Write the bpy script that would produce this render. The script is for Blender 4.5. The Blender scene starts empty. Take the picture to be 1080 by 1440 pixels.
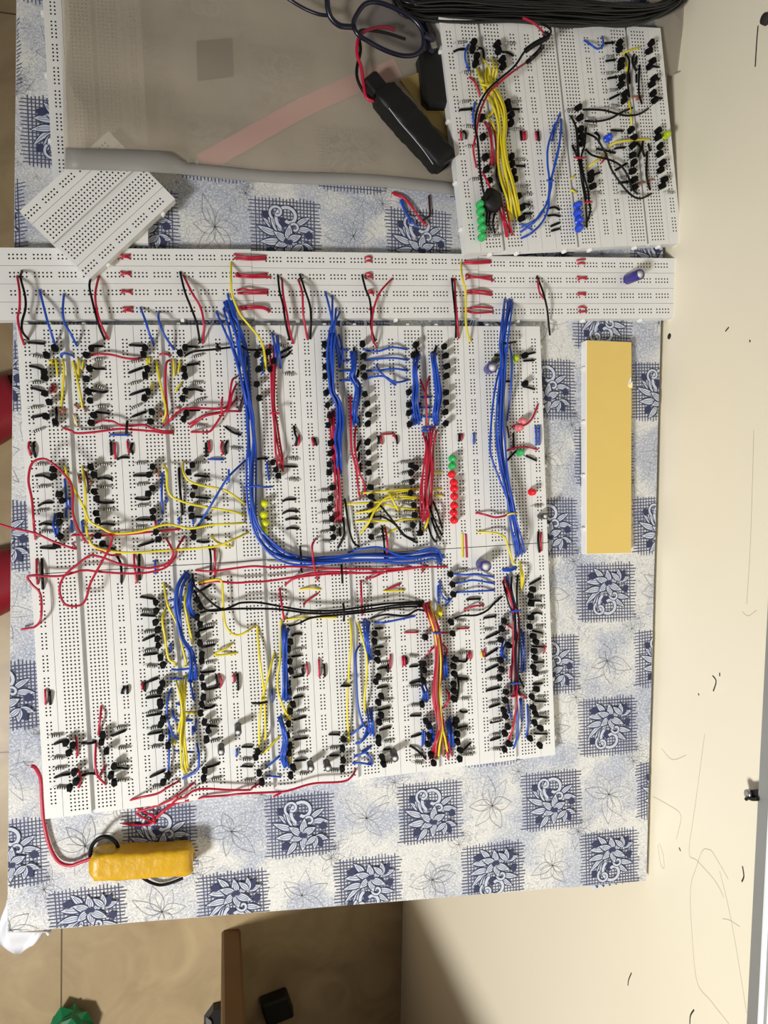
import bpy, math, random, re
from mathutils import Vector, Matrix
rnd = random.Random(7)
scene = bpy.context.scene
COL = scene.collection
MM = 0.001
PT = 0.00254                     # hole pitch of the breadboards
# ---------------------------------------------------------------- camera (calibrated on the hole grid)
F_PX = 1065.0
RC = ((0.9759650, 0.0429929, -0.2136443), (-0.0489419, 0.9985452, -0.0226321), (0.2123605, 0.0325443, 0.9766493))
CAM = Vector((0.1245402, -0.1176123, 0.5419276))
RIGHT = Vector((RC[0][0], -RC[0][1], -RC[0][2]))
DOWN = Vector((RC[1][0], -RC[1][1], -RC[1][2]))
FWD = Vector((RC[2][0], -RC[2][1], -RC[2][2]))
def ray(px, py):
    return FWD + RIGHT * ((px - 540) / F_PX) + DOWN * ((py - 720) / F_PX)
ZT = -0.0085                     # tablecloth surface; board tops are z = 0
ZF = -0.8235                     # floor
def at(px, py, z=0.0):
    d = ray(px, py)
    return CAM + d * ((z - CAM.z) / d.z)
# planes that carry parts: 0 = flat boards, 1 = the leaning three-board assembly
def rotm(rz, tx, ty):
    return Matrix.Rotation(rz, 4, 'Z') @ Matrix.Rotation(tx, 4, 'X') @ Matrix.Rotation(ty, 4, 'Y')
RAISED = Matrix.Translation((0.29302984, 0.21278916, 0.01945903)) @ rotm(0.08700178, 0.00961093, 0.07457795)
PLANES = [Matrix.Identity(4), RAISED]
def on(px, py, h=0.0, pl=0):
    """point on the ray through a pixel, h metres above plane pl"""
    M = PLANES[pl]
    n = (M.to_3x3() @ Vector((0, 0, 1))).normalized()
    p0 = M.translation + n * h
    d = ray(px, py)
    return CAM + d * ((p0 - CAM).dot(n) / d.dot(n))
# ---------------------------------------------------------------- materials
def lin(c):
    c = c / 255.0
    return c / 12.92 if c <= 0.04045 else ((c + 0.055) / 1.055) ** 2.4
def rgb(r, g, b):
    return (lin(r), lin(g), lin(b), 1.0)
def mat(name, col, rough=0.5, var=0.06, scale=60.0, metal=0.0, bump=0.0, trans=0.0, spec=0.5, alpha=1.0):
    m = bpy.data.materials.new(name); m.use_nodes = True
    nt = m.node_tree; b = nt.nodes['Principled BSDF']
    b.inputs['Roughness'].default_value = rough
    b.inputs['Metallic'].default_value = metal
    b.inputs['Specular IOR Level'].default_value = spec
    b.inputs['Transmission Weight'].default_value = trans
    b.inputs['Alpha'].default_value = alpha
    tc = nt.nodes.new('ShaderNodeTexCoord')
    no = nt.nodes.new('ShaderNodeTexNoise'); no.inputs['Scale'].default_value = scale; no.inputs['Detail'].default_value = 4
    nt.links.new(tc.outputs['Object'], no.inputs['Vector'])
    mx = nt.nodes.new('ShaderNodeMix'); mx.data_type = 'RGBA'
    mx.inputs['A'].default_value = tuple(max(0, c * (1 - var)) for c in col[:3]) + (1,)
    mx.inputs['B'].default_value = tuple(min(1, c * (1 + var)) for c in col[:3]) + (1,)
    nt.links.new(no.outputs['Fac'], mx.inputs['Factor'])
    nt.links.new(mx.outputs['Result'], b.inputs['Base Color'])
    if bump:
        bp = nt.nodes.new('ShaderNodeBump'); bp.inputs['Strength'].default_value = bump; bp.inputs['Distance'].default_value = 0.001
        nt.links.new(no.outputs['Fac'], bp.inputs['Height']); nt.links.new(bp.outputs['Normal'], b.inputs['Normal'])
    return m
M = {}
M['board'] = mat('white_board_plastic', rgb(221, 221, 219), 0.42, 0.02, 25)
M['tab'] = mat('white_tab_plastic', rgb(235, 234, 230), 0.35, 0.02, 25)
M['hole'] = mat('dark_contact_hole', rgb(34, 32, 32), 0.8, 0.1, 80)  # dark colour stands in for the shade inside the wells
M['k'] = mat('black_wire_insulation', rgb(7, 7, 8), 0.45, 0.15, 90, spec=0.2)
M['r'] = mat('red_wire_insulation', rgb(176, 12, 50), 0.38, 0.12, 90)
M['b'] = mat('blue_wire_insulation', rgb(22, 72, 178), 0.38, 0.12, 90)
M['y'] = mat('yellow_wire_insulation', rgb(218, 202, 40), 0.38, 0.1, 90)
M['o'] = mat('orange_brown_coat', rgb(160, 92, 66), 0.45, 0.1, 90)  # short ones beside transistors stand in for brown resistor bits
M['p'] = mat('dark_brown_wire', rgb(58, 24, 24), 0.45, 0.1, 90)
M['c'] = mat('cream_wire', rgb(226, 206, 150), 0.4, 0.1, 90)
M['body'] = mat('black_epoxy', rgb(7, 7, 8), 0.7, 0.2, 300, spec=0.14)
M['tin'] = mat('tinned_lead', rgb(190, 188, 184), 0.3, 0.08, 200, metal=0.9)
M['res'] = mat('pale_resistor_coat', rgb(200, 201, 196), 0.45, 0.06, 200)
M['band'] = mat('dark_resistor_band', rgb(12, 10, 11), 0.6, 0.1, 200, spec=0.15)
M['led_r'] = mat('red_led_lens', rgb(226, 22, 40), 0.18, 0.08, 200)
M['led_g'] = mat('green_led_lens', rgb(48, 176, 92), 0.18, 0.08, 200)
M['led_y'] = mat('yellow_led_lens', rgb(206, 214, 22), 0.18, 0.08, 200)
M['coil'] = mat('glossy_black_wire', rgb(20, 20, 22), 0.32, 0.3, 40, spec=0.6)
M['led_e'] = mat('lime_led_lens', rgb(172, 196, 14), 0.18, 0.08, 200)
M['led_d'] = mat('olive_led_lens', rgb(104, 112, 60), 0.25, 0.08, 200)
M['led_b'] = mat('blue_led_lens', rgb(34, 72, 206), 0.18, 0.08, 200)
M['led_m'] = mat('red_led_lens_reflection', rgb(226, 120, 124), 0.2, 0.08, 200)  # reddish lens, its white reflection blended into the pink colour
M['purple'] = mat('purple_sleeve', rgb(50, 42, 128), 0.3, 0.1, 200)
M['sleeve_mark'] = mat('pale_sleeve_print', rgb(196, 196, 206), 0.5, 0.05, 200)
M['black_sleeve'] = mat('black_sleeve', rgb(52, 52, 54), 0.35, 0.1, 200)
M['silver'] = mat('aluminium_cap_top', rgb(214, 214, 214), 0.4, 0.05, 200, metal=0.1)
M['ink'] = mat('navy_print_ink', rgb(76, 81, 110), 0.8, 0.15, 500)
M['ink_dark'] = mat('dark_navy_print_ink', rgb(48, 54, 84), 0.8, 0.2, 500)
M['petal'] = mat('pale_blue_print', rgb(190, 196, 208), 0.8, 0.08, 400)
M['grey_ink'] = mat('grey_sketch_ink', rgb(150, 152, 158), 0.8, 0.15, 500)
M['yellow_tape'] = mat('yellow_tape', rgb(196, 152, 14), 0.42, 0.16, 180, bump=0.8)
M['black_tape'] = mat('black_electrical_tape', rgb(13, 13, 14), 0.52, 0.2, 150, bump=0.4, spec=0.35)
M['black_plastic'] = mat('black_plastic', rgb(10, 10, 11), 0.45, 0.2, 80)
M['backing'] = mat('yellow_backing_paper', rgb(219, 190, 106), 0.65, 0.03, 60)
M['backing_light'] = mat('torn_paper_edge', rgb(246, 226, 160), 0.7, 0.03, 60)
M['navy'] = mat('navy_spectacle_plastic', rgb(17, 18, 38), 0.25, 0.1, 60)
M['wood'] = mat('brown_wood', rgb(98, 66, 26), 0.5, 0.3, 12)
M['slipper'] = mat('red_slipper_rubber', rgb(150, 26, 44), 0.4, 0.25, 30)
M['slipper_dark'] = mat('dark_slipper_insole', rgb(66, 14, 22), 0.6, 0.25, 30)
M['green'] = mat('green_crumpled_plastic', rgb(16, 110, 66), 0.3, 0.3, 40)
M['grey_rubber'] = mat('grey_rubber', rgb(110, 106, 104), 0.6, 0.1, 40)
M['metal_frame'] = mat('grey_painted_metal', rgb(150, 150, 146), 0.45, 0.12, 20, metal=0.15)
M['white_paint'] = mat('white_paint', rgb(238, 240, 240), 0.5, 0.03, 20)
M['pencil'] = mat('grey_pencil', rgb(190, 180, 156), 0.9, 0.2, 200)
M['pen'] = mat('black_pen', rgb(40, 36, 34), 0.8, 0.2, 200)
M['cloth_edge'] = mat('white_cloth_hem', rgb(206, 207, 213), 0.85, 0.04, 40)
M['steel'] = mat('dark_spring_steel', rgb(30, 28, 26), 0.3, 0.2, 60, metal=0.4)
M['cardboard'] = mat('tan_cardboard', rgb(150, 128, 74), 0.8, 0.1, 60)
M['pink'] = mat('pink_ribbon', rgb(214, 146, 150), 0.7, 0.06, 40)
M['table_wood'] = mat('table_laminate', rgb(120, 98, 70), 0.5, 0.15, 20)

def mat_cloth():
    m = bpy.data.materials.new('printed_oilcloth'); m.use_nodes = True
    nt = m.node_tree; N = nt.nodes; L = nt.links; b = N['Principled BSDF']
    b.inputs['Roughness'].default_value = 0.62
    tc = N.new('ShaderNodeTexCoord')
    def noise(scale, detail=3, dist=0.0):
        n = N.new('ShaderNodeTexNoise'); n.inputs['Scale'].default_value = scale; n.inputs['Detail'].default_value = detail
        n.inputs['Distortion'].default_value = dist; L.new(tc.outputs['Object'], n.inputs['Vector']); return n.outputs['Fac']
    def ramp(src, p0, p1, c0=(0, 0, 0, 1), c1=(1, 1, 1, 1)):
        r = N.new('ShaderNodeValToRGB'); r.color_ramp.elements[0].position = p0; r.color_ramp.elements[1].position = p1
        r.color_ramp.elements[0].color = c0; r.color_ramp.elements[1].color = c1; L.new(src, r.inputs['Fac']); return r.outputs['Color']
    def mix(f, a, c):
        x = N.new('ShaderNodeMix'); x.data_type = 'RGBA'; L.new(f, x.inputs['Factor'])
        for s, v in (('A', a), ('B', c)):
            if isinstance(v, tuple): x.inputs[s].default_value = v
            else: L.new(v, x.inputs[s])
        return x.outputs['Result']
    def math_(op, a, v):
        x = N.new('ShaderNodeMath'); x.operation = op; L.new(a, x.inputs[0]); x.inputs[1].default_value = v; return x.outputs[0]
    patch = ramp(noise(24, 3, 0.4), 0.44, 0.60)
    base = mix(patch, rgb(205, 204, 199), rgb(166, 171, 184))
    def lines(scale, k, w, dist):                       # fine squiggles: thin level lines of a noise field
        f = math_('MULTIPLY', noise(scale, 2, dist), k); f = math_('FRACT', f, 0)
        f = math_('SUBTRACT', f, 0.5); f = math_('ABSOLUTE', f, 0); return ramp(f, 0.0, w, (1, 1, 1, 1), (0, 0, 0, 1))
    l1 = lines(150, 9, 0.16, 1.2)
    dens = ramp(noise(30, 2), 0.42, 0.6)
    mm = N.new('ShaderNodeMix'); mm.data_type = 'RGBA'; mm.blend_type = 'MULTIPLY'; mm.inputs['Factor'].default_value = 1.0
    L.new(l1, mm.inputs['A']); L.new(dens, mm.inputs['B'])
    bw = N.new('ShaderNodeRGBToBW'); L.new(mm.outputs['Result'], bw.inputs['Color'])
    c = mix(math_('MULTIPLY', bw.outputs['Val'], 0.8), base, rgb(112, 122, 146))
    l2 = lines(42, 5, 0.07, 2.0)
    bw2 = N.new('ShaderNodeRGBToBW'); L.new(l2, bw2.inputs['Color'])
    c = mix(math_('MULTIPLY', bw2.outputs['Val'], 0.6), c, rgb(130, 133, 142))
    speck = ramp(noise(700, 2), 0.50, 0.60)
    bw3 = N.new('ShaderNodeRGBToBW'); L.new(speck, bw3.inputs['Color'])
    c = mix(math_('MULTIPLY', bw3.outputs['Val'], 0.4), c, rgb(236, 238, 242))
    L.new(c, b.inputs['Base Color'])
    return m
M['cloth'] = mat_cloth()

def mat_floor():
    m = bpy.data.materials.new('beige_floor_tile'); m.use_nodes = True
    nt = m.node_tree; N = nt.nodes; L = nt.links; b = N['Principled BSDF']
    b.inputs['Roughness'].default_value = 0.35
    tc = N.new('ShaderNodeTexCoord')
    sep = N.new('ShaderNodeSeparateXYZ'); L.new(tc.outputs['Object'], sep.inputs['Vector'])
    def edge(o):
        a = N.new('ShaderNodeMath'); a.operation = 'DIVIDE'; L.new(o, a.inputs[0]); a.inputs[1].default_value = 0.611
        f = N.new('ShaderNodeMath'); f.operation = 'FRACT'; L.new(a.outputs[0], f.inputs[0])
        s = N.new('ShaderNodeMath'); s.operation = 'PINGPONG'; L.new(f.outputs[0], s.inputs[0]); s.inputs[1].default_value = 0.5
        return s.outputs[0]
    mn = N.new('ShaderNodeMath'); mn.operation = 'MINIMUM'; L.new(edge(sep.outputs['X']), mn.inputs[0]); L.new(edge(sep.outputs['Y']), mn.inputs[1])
    lt = N.new('ShaderNodeMath'); lt.operation = 'LESS_THAN'; L.new(mn.outputs[0], lt.inputs[0]); lt.inputs[1].default_value = 0.0022
    n1 = N.new('ShaderNodeTexNoise'); n1.inputs['Scale'].default_value = 9; n1.inputs['Detail'].default_value = 6; n1.inputs['Distortion'].default_value = 1.5
    L.new(tc.outputs['Object'], n1.inputs['Vector'])
    r = N.new('ShaderNodeValToRGB'); r.color_ramp.elements[0].position = 0.3; r.color_ramp.elements[1].position = 0.7
    r.color_ramp.elements[0].color = rgb(158, 136, 102); r.color_ramp.elements[1].color = rgb(186, 164, 126)
    L.new(n1.outputs['Fac'], r.inputs['Fac'])
    x = N.new('ShaderNodeMix'); x.data_type = 'RGBA'; L.new(lt.outputs[0], x.inputs['Factor']); L.new(r.outputs['Color'], x.inputs['A'])
    x.inputs['B'].default_value = rgb(96, 78, 52)
    L.new(x.outputs['Result'], b.inputs['Base Color'])
    return m
M['floor'] = mat_floor()
M['wall'] = mat('cream_wall_paint', rgb(242, 233, 209), 0.5, 0.035, 5)

def mat_frost(name, col, k, rough):
    m = bpy.data.materials.new(name); m.use_nodes = True
    nt = m.node_tree; N = nt.nodes; L = nt.links; b = N['Principled BSDF']; out = N['Material Output']
    b.inputs['Base Color'].default_value = col; b.inputs['Roughness'].default_value = 0.45
    no = N.new('ShaderNodeTexNoise'); no.inputs['Scale'].default_value = 7; no.inputs['Detail'].default_value = 2
    tc = N.new('ShaderNodeTexCoord'); L.new(tc.outputs['Object'], no.inputs['Vector'])
    g = N.new('ShaderNodeBsdfTransparent'); g.inputs['Color'].default_value = (rough, rough*.985, rough*.96, 1)
    mx = N.new('ShaderNodeMixShader')
    mr = N.new('ShaderNodeMapRange'); mr.inputs['To Min'].default_value = k - 0.08; mr.inputs['To Max'].default_value = k + 0.08
    L.new(no.outputs['Fac'], mr.inputs['Value']); L.new(mr.outputs['Result'], mx.inputs['Fac'])
    L.new(b.outputs['BSDF'], mx.inputs[1]); L.new(g.outputs['BSDF'], mx.inputs[2]); L.new(mx.outputs['Shader'], out.inputs['Surface'])
    return m
M['frost'] = mat_frost('frosted_plastic', rgb(184, 173, 156), 0.52, 0.95)
M['frost_band'] = mat_frost('welded_plastic_seam', rgb(164, 162, 158), 0.38, 0.9)
M['pouch'] = mat_frost('grey_pouch_film', rgb(168, 160, 146), 0.45, 0.95)
def mat_lens():
    m = bpy.data.materials.new('tinted_lens'); m.use_nodes = True
    nt = m.node_tree; N = nt.nodes; L = nt.links; out = N['Material Output']
    t = N.new('ShaderNodeBsdfTransparent'); t.inputs['Color'].default_value = (0.72, 0.72, 0.78, 1)
    g = N.new('ShaderNodeBsdfGlossy'); g.inputs['Roughness'].default_value = 0.05
    mx = N.new('ShaderNodeMixShader'); mx.inputs['Fac'].default_value = 0.06
    L.new(t.outputs[0], mx.inputs[1]); L.new(g.outputs[0], mx.inputs[2]); L.new(mx.outputs[0], out.inputs['Surface'])
    return m
M['lens'] = mat_lens()

# ---------------------------------------------------------------- mesh helpers
class MB:
    def __init__(s): s.v = []; s.f = []; s.m = []; s.sm = []
    def add(s, vs, fs, mi=0, smooth=False):
        o = len(s.v); s.v += [tuple(x) for x in vs]
        for f in fs: s.f.append(tuple(i + o for i in f)); s.m.append(mi); s.sm.append(smooth)
    def box(s, x0, x1, y0, y1, z0, z1, mi=0, Mx=None):
        vs = [Vector((x, y, z)) for z in (z0, z1) for y in (y0, y1) for x in (x0, x1)]
        if Mx is not None: vs = [Mx @ v for v in vs]
        s.add(vs, [(0, 2, 3, 1), (4, 5, 7, 6), (0, 1, 5, 4), (2, 6, 7, 3), (0, 4, 6, 2), (1, 3, 7, 5)], mi)
    def rbox(s, x0, x1, y0, y1, z0, z1, r, mi=0, Mx=None):
        """box with chamfered upright edges and chamfered top"""
        def ring(i, z): return [Vector(p + (z,)) for p in ((x0+r, y0+i), (x1-r, y0+i), (x1-i, y0+r), (x1-i, y1-r), (x1-r, y1-i), (x0+r, y1-i), (x0+i, y1-r), (x0+i, y0+r))]
        rs = [ring(0, z0), ring(0, z1 - r), ring(r * 0.6, z1)]
        vs = [p for q in rs for p in q]
        if Mx is not None: vs = [Mx @ v for v in vs]
        fs = [tuple(range(7, -1, -1)), tuple(range(16, 24))]
        for k in range(2):
            for i in range(8): fs.append((k*8+i, k*8+(i+1) % 8, k*8+8+(i+1) % 8, k*8+8+i))
        s.add(vs, fs, mi)
    def tube(s, pts, r, n=7, mi=0, cap=True, rr=None):
        pts = [Vector(p) for p in pts]
        ts = []
        for i in range(len(pts)):
            a = pts[max(0, i-1)]; b = pts[min(len(pts)-1, i+1)]
            t = (b - a); ts.append(t.normalized() if t.length > 1e-9 else Vector((0, 0, 1)))
        u = ts[0].orthogonal().normalized(); vs = []; fs = []
        for i, p in enumerate(pts):
            t = ts[i]; u = (u - t * u.dot(t))
            u = u.normalized() if u.length > 1e-6 else t.orthogonal().normalized()
            w = t.cross(u); q = rr[i] if rr else r
            for k in range(n):
                a = 2 * math.pi * k / n; vs.append(p + (u * math.cos(a) + w * math.sin(a)) * q)
        for i in range(len(pts) - 1):
            for k in range(n): fs.append((i*n+k, i*n+(k+1) % n, (i+1)*n+(k+1) % n, (i+1)*n+k))
        s.add(vs, fs, mi, True)
        if cap:
            o = len(pts) - 1
            s.add([vs[k] for k in range(n)], [tuple(range(n-1, -1, -1))], mi)
            s.add([vs[o*n+k] for k in range(n)], [tuple(range(n))], mi)
    def lathe(s, prof, n=14, mi=0, Mx=None, mis=None):
        vs = []; fs = []
        for (r, z) in prof:
            for k in range(n):
                a = 2*math.pi*k/n; v = Vector((r*math.cos(a), r*math.sin(a), z)); vs.append(Mx @ v if Mx is not None else v)
        o = len(s.v); s.v += [tuple(x) for x in vs]
        for i in range(len(prof)-1):
            for k in range(n):
                s.f.append(tuple(o+q for q in (i*n+k, i*n+(k+1) % n, (i+1)*n+(k+1) % n, (i+1)*n+k))); s.m.append(mis[i] if mis else mi); s.sm.append(True)
        for i, rev in ((0, True), (len(prof)-1, False)):
            if prof[i][0] > 1e-7:
                idx = [o+i*n+k for k in range(n)]; s.f.append(tuple(reversed(idx)) if rev else tuple(idx)); s.m.append(mis[min(i, len(mis)-1)] if mis else mi); s.sm.append(False)
    def build(s, name, mats, parent=None, origin=None):
        vs = s.v
        if origin is not None: vs = [(x-origin[0], y-origin[1], z-origin[2]) for x, y, z in vs]
        me = bpy.data.meshes.new(name); me.from_pydata(vs, [], s.f)
        for m in (mats if isinstance(mats, list) else [mats]): me.materials.append(m)
        me.polygons.foreach_set('material_index', s.m); me.polygons.foreach_set('use_smooth', s.sm); me.update()
        o = bpy.data.objects.new(name, me); COL.objects.link(o)
        if origin is not None: o.location = origin
        if parent is not None: o.parent = parent
        return o
def empty(name, loc=(0, 0, 0)):
    o = bpy.data.objects.new(name, None); o.location = loc; o.empty_display_size = 0.01; COL.objects.link(o); return o
USED = {}
def tag(o, label=None, cat=None, group=None, kind=None):
    if label: o['label'] = label
    if cat: o['category'] = cat
    if group: o['group'] = group
    if kind: o['kind'] = kind
    return o
def dup(o, parent=None):
    c = o.copy(); COL.objects.link(c); c.parent = parent
    for ch in list(o.children): dup(ch, c)
    return c
def spline(P, per=6, closed=False):
    P = [Vector(p) for p in P]; out = []; n = len(P)
    if n < 3 and not closed: return P
    for i in range(n if closed else n-1):
        if closed: a, b, c, d = P[(i-1) % n], P[i], P[(i+1) % n], P[(i+2) % n]
        else: a, b, c, d = P[max(0, i-1)], P[i], P[i+1], P[min(n-1, i+2)]
        for k in range(per):
            t = k/per; t2 = t*t; t3 = t2*t
            out.append(0.5*((2*b) + (c-a)*t + (2*a-5*b+4*c-d)*t2 + (3*b-a-3*c+d)*t3))
    if not closed: out.append(P[-1])
    return out
ORD = ['first', 'second', 'third', 'fourth', 'fifth', 'sixth', 'seventh', 'eighth', 'ninth', 'tenth', 'eleventh', 'twelfth', 'thirteenth', 'fourteenth', 'fifteenth', 'sixteenth', 'seventeenth', 'eighteenth', 'nineteenth', 'twentieth']
def ordn(i):
    if i < 20: return ORD[i]
    t, r = divmod(i+1, 10); T = ['', '', 'twent', 'thirt', 'fort', 'fift', 'sixt'][t]
    return T + 'ieth' if r == 0 else T + 'y-' + ORD[r-1]
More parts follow.
